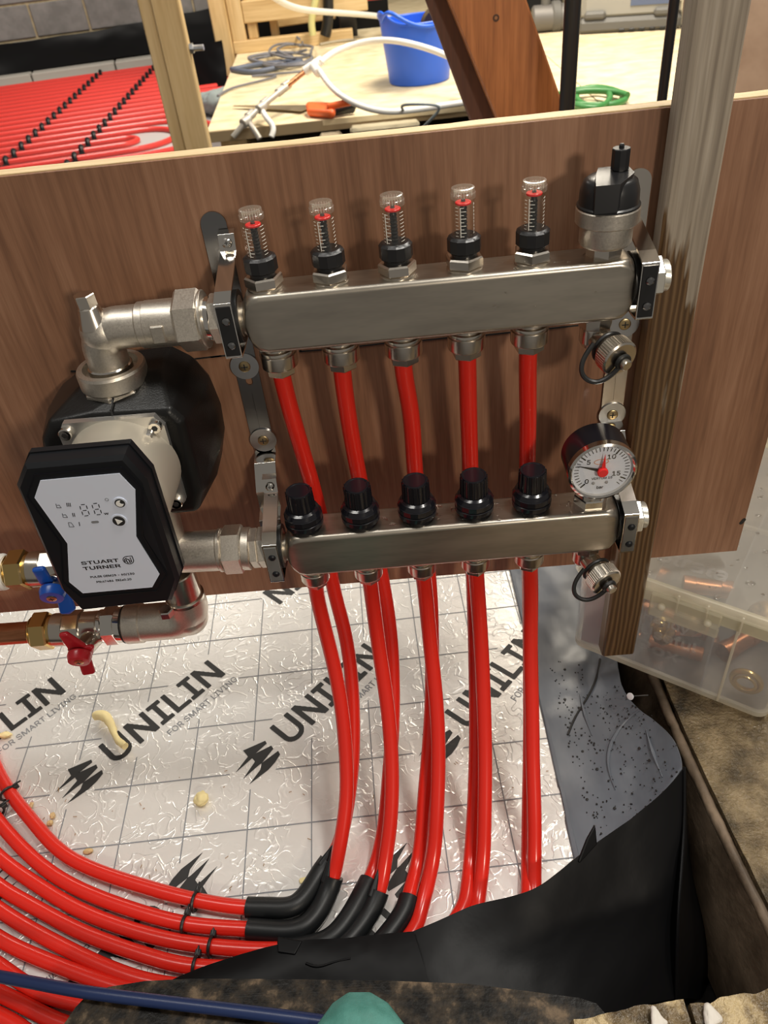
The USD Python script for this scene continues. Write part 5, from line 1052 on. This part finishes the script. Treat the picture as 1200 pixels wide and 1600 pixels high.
# saw
s0, s1, s2 = WP(365, 168, .006), WP(482, 169, .012), WP(552, 166, .02)
t = thing('hand_saw', 'hand saw with orange and black handle lying on the deck', 'saw', (s1 + s2) / 2 * A(1, 1, 0))
bx_ = unit((s1 - s0) * A(1, 1, 0)); by_ = A(-bx_[1], bx_[0], 0)
part(t, 'blade', lay(ext(Polygon([(0, .010), (0, -.004), (np.linalg.norm(s1 - s0), -.06), (np.linalg.norm(s1 - s0), .05)]), .002), s0 * A(1, 1, 0) + A(0, 0, .012), bx_, by_), plain('saw_steel', (.42, .36, .26), .35, .8))
part(t, 'orange_grip', hullballs([WP(484, 166, .03), WP(486, 175, .02), WP(518, 167, .035), WP(518, 177, .025)], .018), ORANGE, 'orange half of the handle')
part(t, 'orange_bow', hullballs([WP(515, 166, .05), WP(545, 160, .06)], .014), ORANGE); part(t, 'black_grip', hullballs([WP(524, 175, .02), WP(526, 167, .035), WP(552, 165, .035), WP(550, 171, .02)], .015), BLACK, 'black end of the handle')
# cables on the deck
GREYC = plain('grey_cable_sheath', (.17, .17, .19), .5)
r_ = np.random.default_rng(5)
def loopy(cx, cy, w, h, n, seed, z=.012):
    r2 = np.random.default_rng(seed); P = []
    for k in range(n * 8):
        a = k * 2 * math.pi / 8; s = 1 + .35 * math.sin(k * .37 + seed); P.append(WP(cx + w * s * math.cos(a) + r2.uniform(-5, 5), cy + h * s * math.sin(a) + r2.uniform(-1.5, 1.5), z + r2.uniform(0, .03)))
    return P
solo('grey_cable', tube(spline(loopy(435, 92, 42, 8, 3, 2), 220), .0085, 6), GREYC, 'tangled coil of grey cable in the middle of the deck', 'cable', smooth=60)
solo('grey_cable', tube(spline(loopy(455, 78, 26, 9, 2, 4, .02) + [WP(470, 62, .03), WP(466, 59, .05), WP(468, 61, .09)], 160), .0075, 6), GREYC, 'small loops of grey cable rising beyond the main tangle', 'cable', smooth=60)
solo('grey_cable', tube(spline([WP(362, 108, .015), WP(400, 112, .015), WP(440, 104, .02), WP(470, 96, .03), WP(430, 98, .02), WP(385, 104, .015), WP(361, 109, .015)], 90), .014, 8), plain('blue_grey_cable', (.10, .12, .17), .5), 'thicker blue-grey cable bundle left of the tangle', 'cable', smooth=60)
solo('grey_cable', tube(spline([WP(340, 150, .010), WP(365, 137, .010), WP(400, 128, .010), WP(430, 118, .010), WP(395, 119, .010), WP(470, 112, .012)], 80), .006, 6), GREYC, 'single grey cable trailing to the left edge of the deck', 'cable', smooth=60)
solo('grey_cable', tube(spline([WP(500, 70, .02), WP(520, 66, .02), WP(545, 63, .02), WP(556, 63, .02)], 40), .010, 6), plain('tan_cable', (.36, .31, .22), .6), 'tan cable end by the far sole plate', 'cable', smooth=60)
wire = [WP(630, 172, .03), WP(632, 164, .08), WP(660, 163, .09), WP(686, 168, .07), WP(676, 184, .03), WP(660, 200, -.02)]
solo('grey_wire_loop', tube(spline(wire, 50), .006, 6), plain('wire_bluegrey', (.22, .26, .28), .5), 'thin grey wire looped round the low white pipe', 'wire', smooth=60)
# green hose coil
gcn = WP(915, 158, .02); P = []
for k in range(60):
    a = k * .42; P.append(WP(928 + (44 + 12 * math.sin(k * .23)) * math.cos(a) + 10 * math.sin(k * .11), 153 + (14 + 3 * math.sin(k * .31)) * math.sin(a), .02 + .03 * (k / 60)))
solo('green_cable', tube(spline(P, 400), .0120, 8), plain('green_cable_sheath', (.045, .20, .05), .42), 'coil of green cable on the deck behind the black poles', 'cable', smooth=60)
# grey tool case
p0, p1 = dkp(905, 55), dkp(1060, 46); cx = unit((p1 - p0) * A(1, 1, 0)); cy = A(-cx[1], cx[0], 0); Lc = np.linalg.norm(p1 - p0)
def cb(u0, u1, v0, v1, z0, z1, c=.01): return lay(rbox((u0, v0, z0), (u1, v1, z1), c), p0 * A(1, 1, 0), cx, cy)
t = thing('tool_case', 'grey moulded tool case standing on the far deck', 'tool case', (p0 + p1) / 2)
CASEG = plain('case_light_grey', (.32, .31, .28), .6); CASED = plain('case_dark_grey', (.12, .115, .105), .55)
part(t, 'case_shell', cb(0, Lc, .02, .5, .06, .42, .03), CASEG); part(t, 'case_base', cb(-.01, Lc + .01, 0, .5, 0, .075, .02), CASED)
for u in (.02, .40, .78): part(t, 'corner_block', cb(u, u + .12, -.004, .03, .07, .11, .012), CASED)
for k in range(8): part(t, 'slot', cb(.22 + k * .055, .25 + k * .055, -.006, .01, .006, .02, .002), BLACK)
part(t, 'case_sticker', cb(.27, .48, .014, .022, .125, .24, .001), plain('sticker_blue', (.10, .13, .22), .5)); part(t, 'case_sticker', cb(.49, .60, .014, .022, .135, .24, .001), plain('sticker_pale', (.55, .52, .42), .5), 'pale sticker')
p = dkp(846, 50); t = thing('grey_coupling', 'grey pipe coupling lying left of the tool case', 'pipe fitting', p)
part(t, 'barrel', rod(p + A(-.06, 0, .07), p + A(.22, -.02, .07), .07, 20, .01), plain('coupling_grey', (.16, .15, .14), .5, .3)); part(t, 'flange', rod(p + A(.05, 0, .07), p + A(.11, 0, .07), .085, 20, .01), CASED); part(t, 'peg', rod(p + A(.02, 0, .13), p + A(.02, 0, .22), .028, 14, .004), CASED)
solo('dark_crate', rbox((dkp(835, 30)[0], dkp(835, 30)[1] + .3, 0), (dkp(905, 30)[0], dkp(835, 30)[1] + .8, .30), .02), BLACK_M, 'dark crate beyond the grey coupling', 'crate')
solo('plank_lath', rbox((dkp(835, 15)[0], dkp(835, 30)[1] + .29, .305), (dkp(905, 20)[0], dkp(835, 30)[1] + .8, .35), .005), PINEX, 'pale plank lying on the dark crate', 'plank')
# black waste pipes
for px0, px1, y, r, lab in ((891, 886, .80, .0128, 'thicker black upright pipe behind the plywood board, beside the brown timber'), (1057, 1033, 1.2, .0105, 'thinner black upright pipe behind the board, next to the grey post')):
    p = yb(px1, 165, y); solo('black_pipe', rod((p[0], y, -.15), (p[0], y, 1.5), r, 24), BLACK, lab, 'pipe')
# leaning brown timber
b0, b1 = yb(700, 0, .9), yb(775, 185, .9); c0, c1 = yb(823, 0, .9), yb(877, 180, .9)
ax = unit(b1 - b0); nx_ = A(-ax[2], 0, ax[0]) ; nx_ = nx_ if nx_[0] > 0 else -nx_
wdt = np.dot(c0 - b0, nx_)
base = b0 - ax * .6
m_ = rbox((0, 0, 0), (1.25, .055, wdt), .003); v = m_.vertices
tb = trimesh.Trimesh(base + v[:, :1] * ax + v[:, 1:2] * A(0, 1, 0) + v[:, 2:3] * nx_, m_.faces, process=False); tb.fix_normals()
t = thing('leaning_timber', 'orange-brown stained timber leaning behind the board', 'timber', (b1 + c1) / 2 + ax * .3)
part(t, 'beam', tb, OLDW)
kp = yb(775, 28, .9)
part(t, 'knot', [rod(kp + A(0, .003, 0), kp + A(0, -.0006, 0), .0055, 20, .0002)], plain('knot_dark', (.06, .022, .008), .6), 'dark knot'); part(t, 'knot_heart', rod(kp + A(0, .003, 0), kp + A(0, -.0010, 0), .0026, 14, .0002), plain('knot_pale', (.26, .11, .04), .6))
d0, d1 = yb(665, 0, .96), yb(735, 190, .96); ax2 = unit(d1 - d0); nx2 = A(-ax2[2], 0, ax2[0]); nx2 = nx2 if nx2[0] > 0 else -nx2
m_ = rbox((0, 0, 0), (1.3, .045, .075), .003); v = m_.vertices; base2 = d0 - ax2 * .6
tb = trimesh.Trimesh(base2 + v[:, :1] * ax2 + v[:, 1:2] * A(0, 1, 0) + v[:, 2:3] * nx2, m_.faces, process=False); tb.fix_normals()
solo('leaning_timber', tb, OLDD, 'dark brown stained timber close behind the lighter leaning one', 'timber')
# kraft paper sack
KR = mottled('kraft_paper', (.38, .25, .17), (.46, .32, .225), (.6, .75), 20, bump=.2, bscale=60)
kx0, kx1 = yb(1115, 150, .42)[0], .95
rows = [[A(kx0 - .01, .43, .022), A(kx0 + .15, .415, .022), A(kx1, .43, .022)]] + [[A(kx0 - .01, .42, .40), A(kx0 + .15, .40, .40), A(kx1, .42, .40)], [A(kx0, .42, .62), A(kx0 + .15, .385, .625), A(kx1, .42, .63)], [A(kx0, .43, .668), A(kx0 + .15, .40, .672), A(kx1, .43, .68)], [A(kx0 + .004, .425, .70), A(kx0 + .16, .41, .71), A(kx1, .43, .72)], [A(kx0 + .01, .43, 1.0), A(kx0 + .17, .42, 1.0), A(kx1, .44, 1.0)]]
t = thing('paper_sack', 'creased brown paper sack standing behind the board at the right', 'sack', ((kx0 + kx1) / 2, .5, .022))
part(t, 'creased_front', sheet(rows, .003, 60, 70, .009, 11, 6), KR, smooth=25)
part(t, 'sack_body', rough(rbox((kx0 + .004, .452, .024), (kx1 - .004, .60, .995), .03), .006, 12, 4, .05), KR, smooth=50)
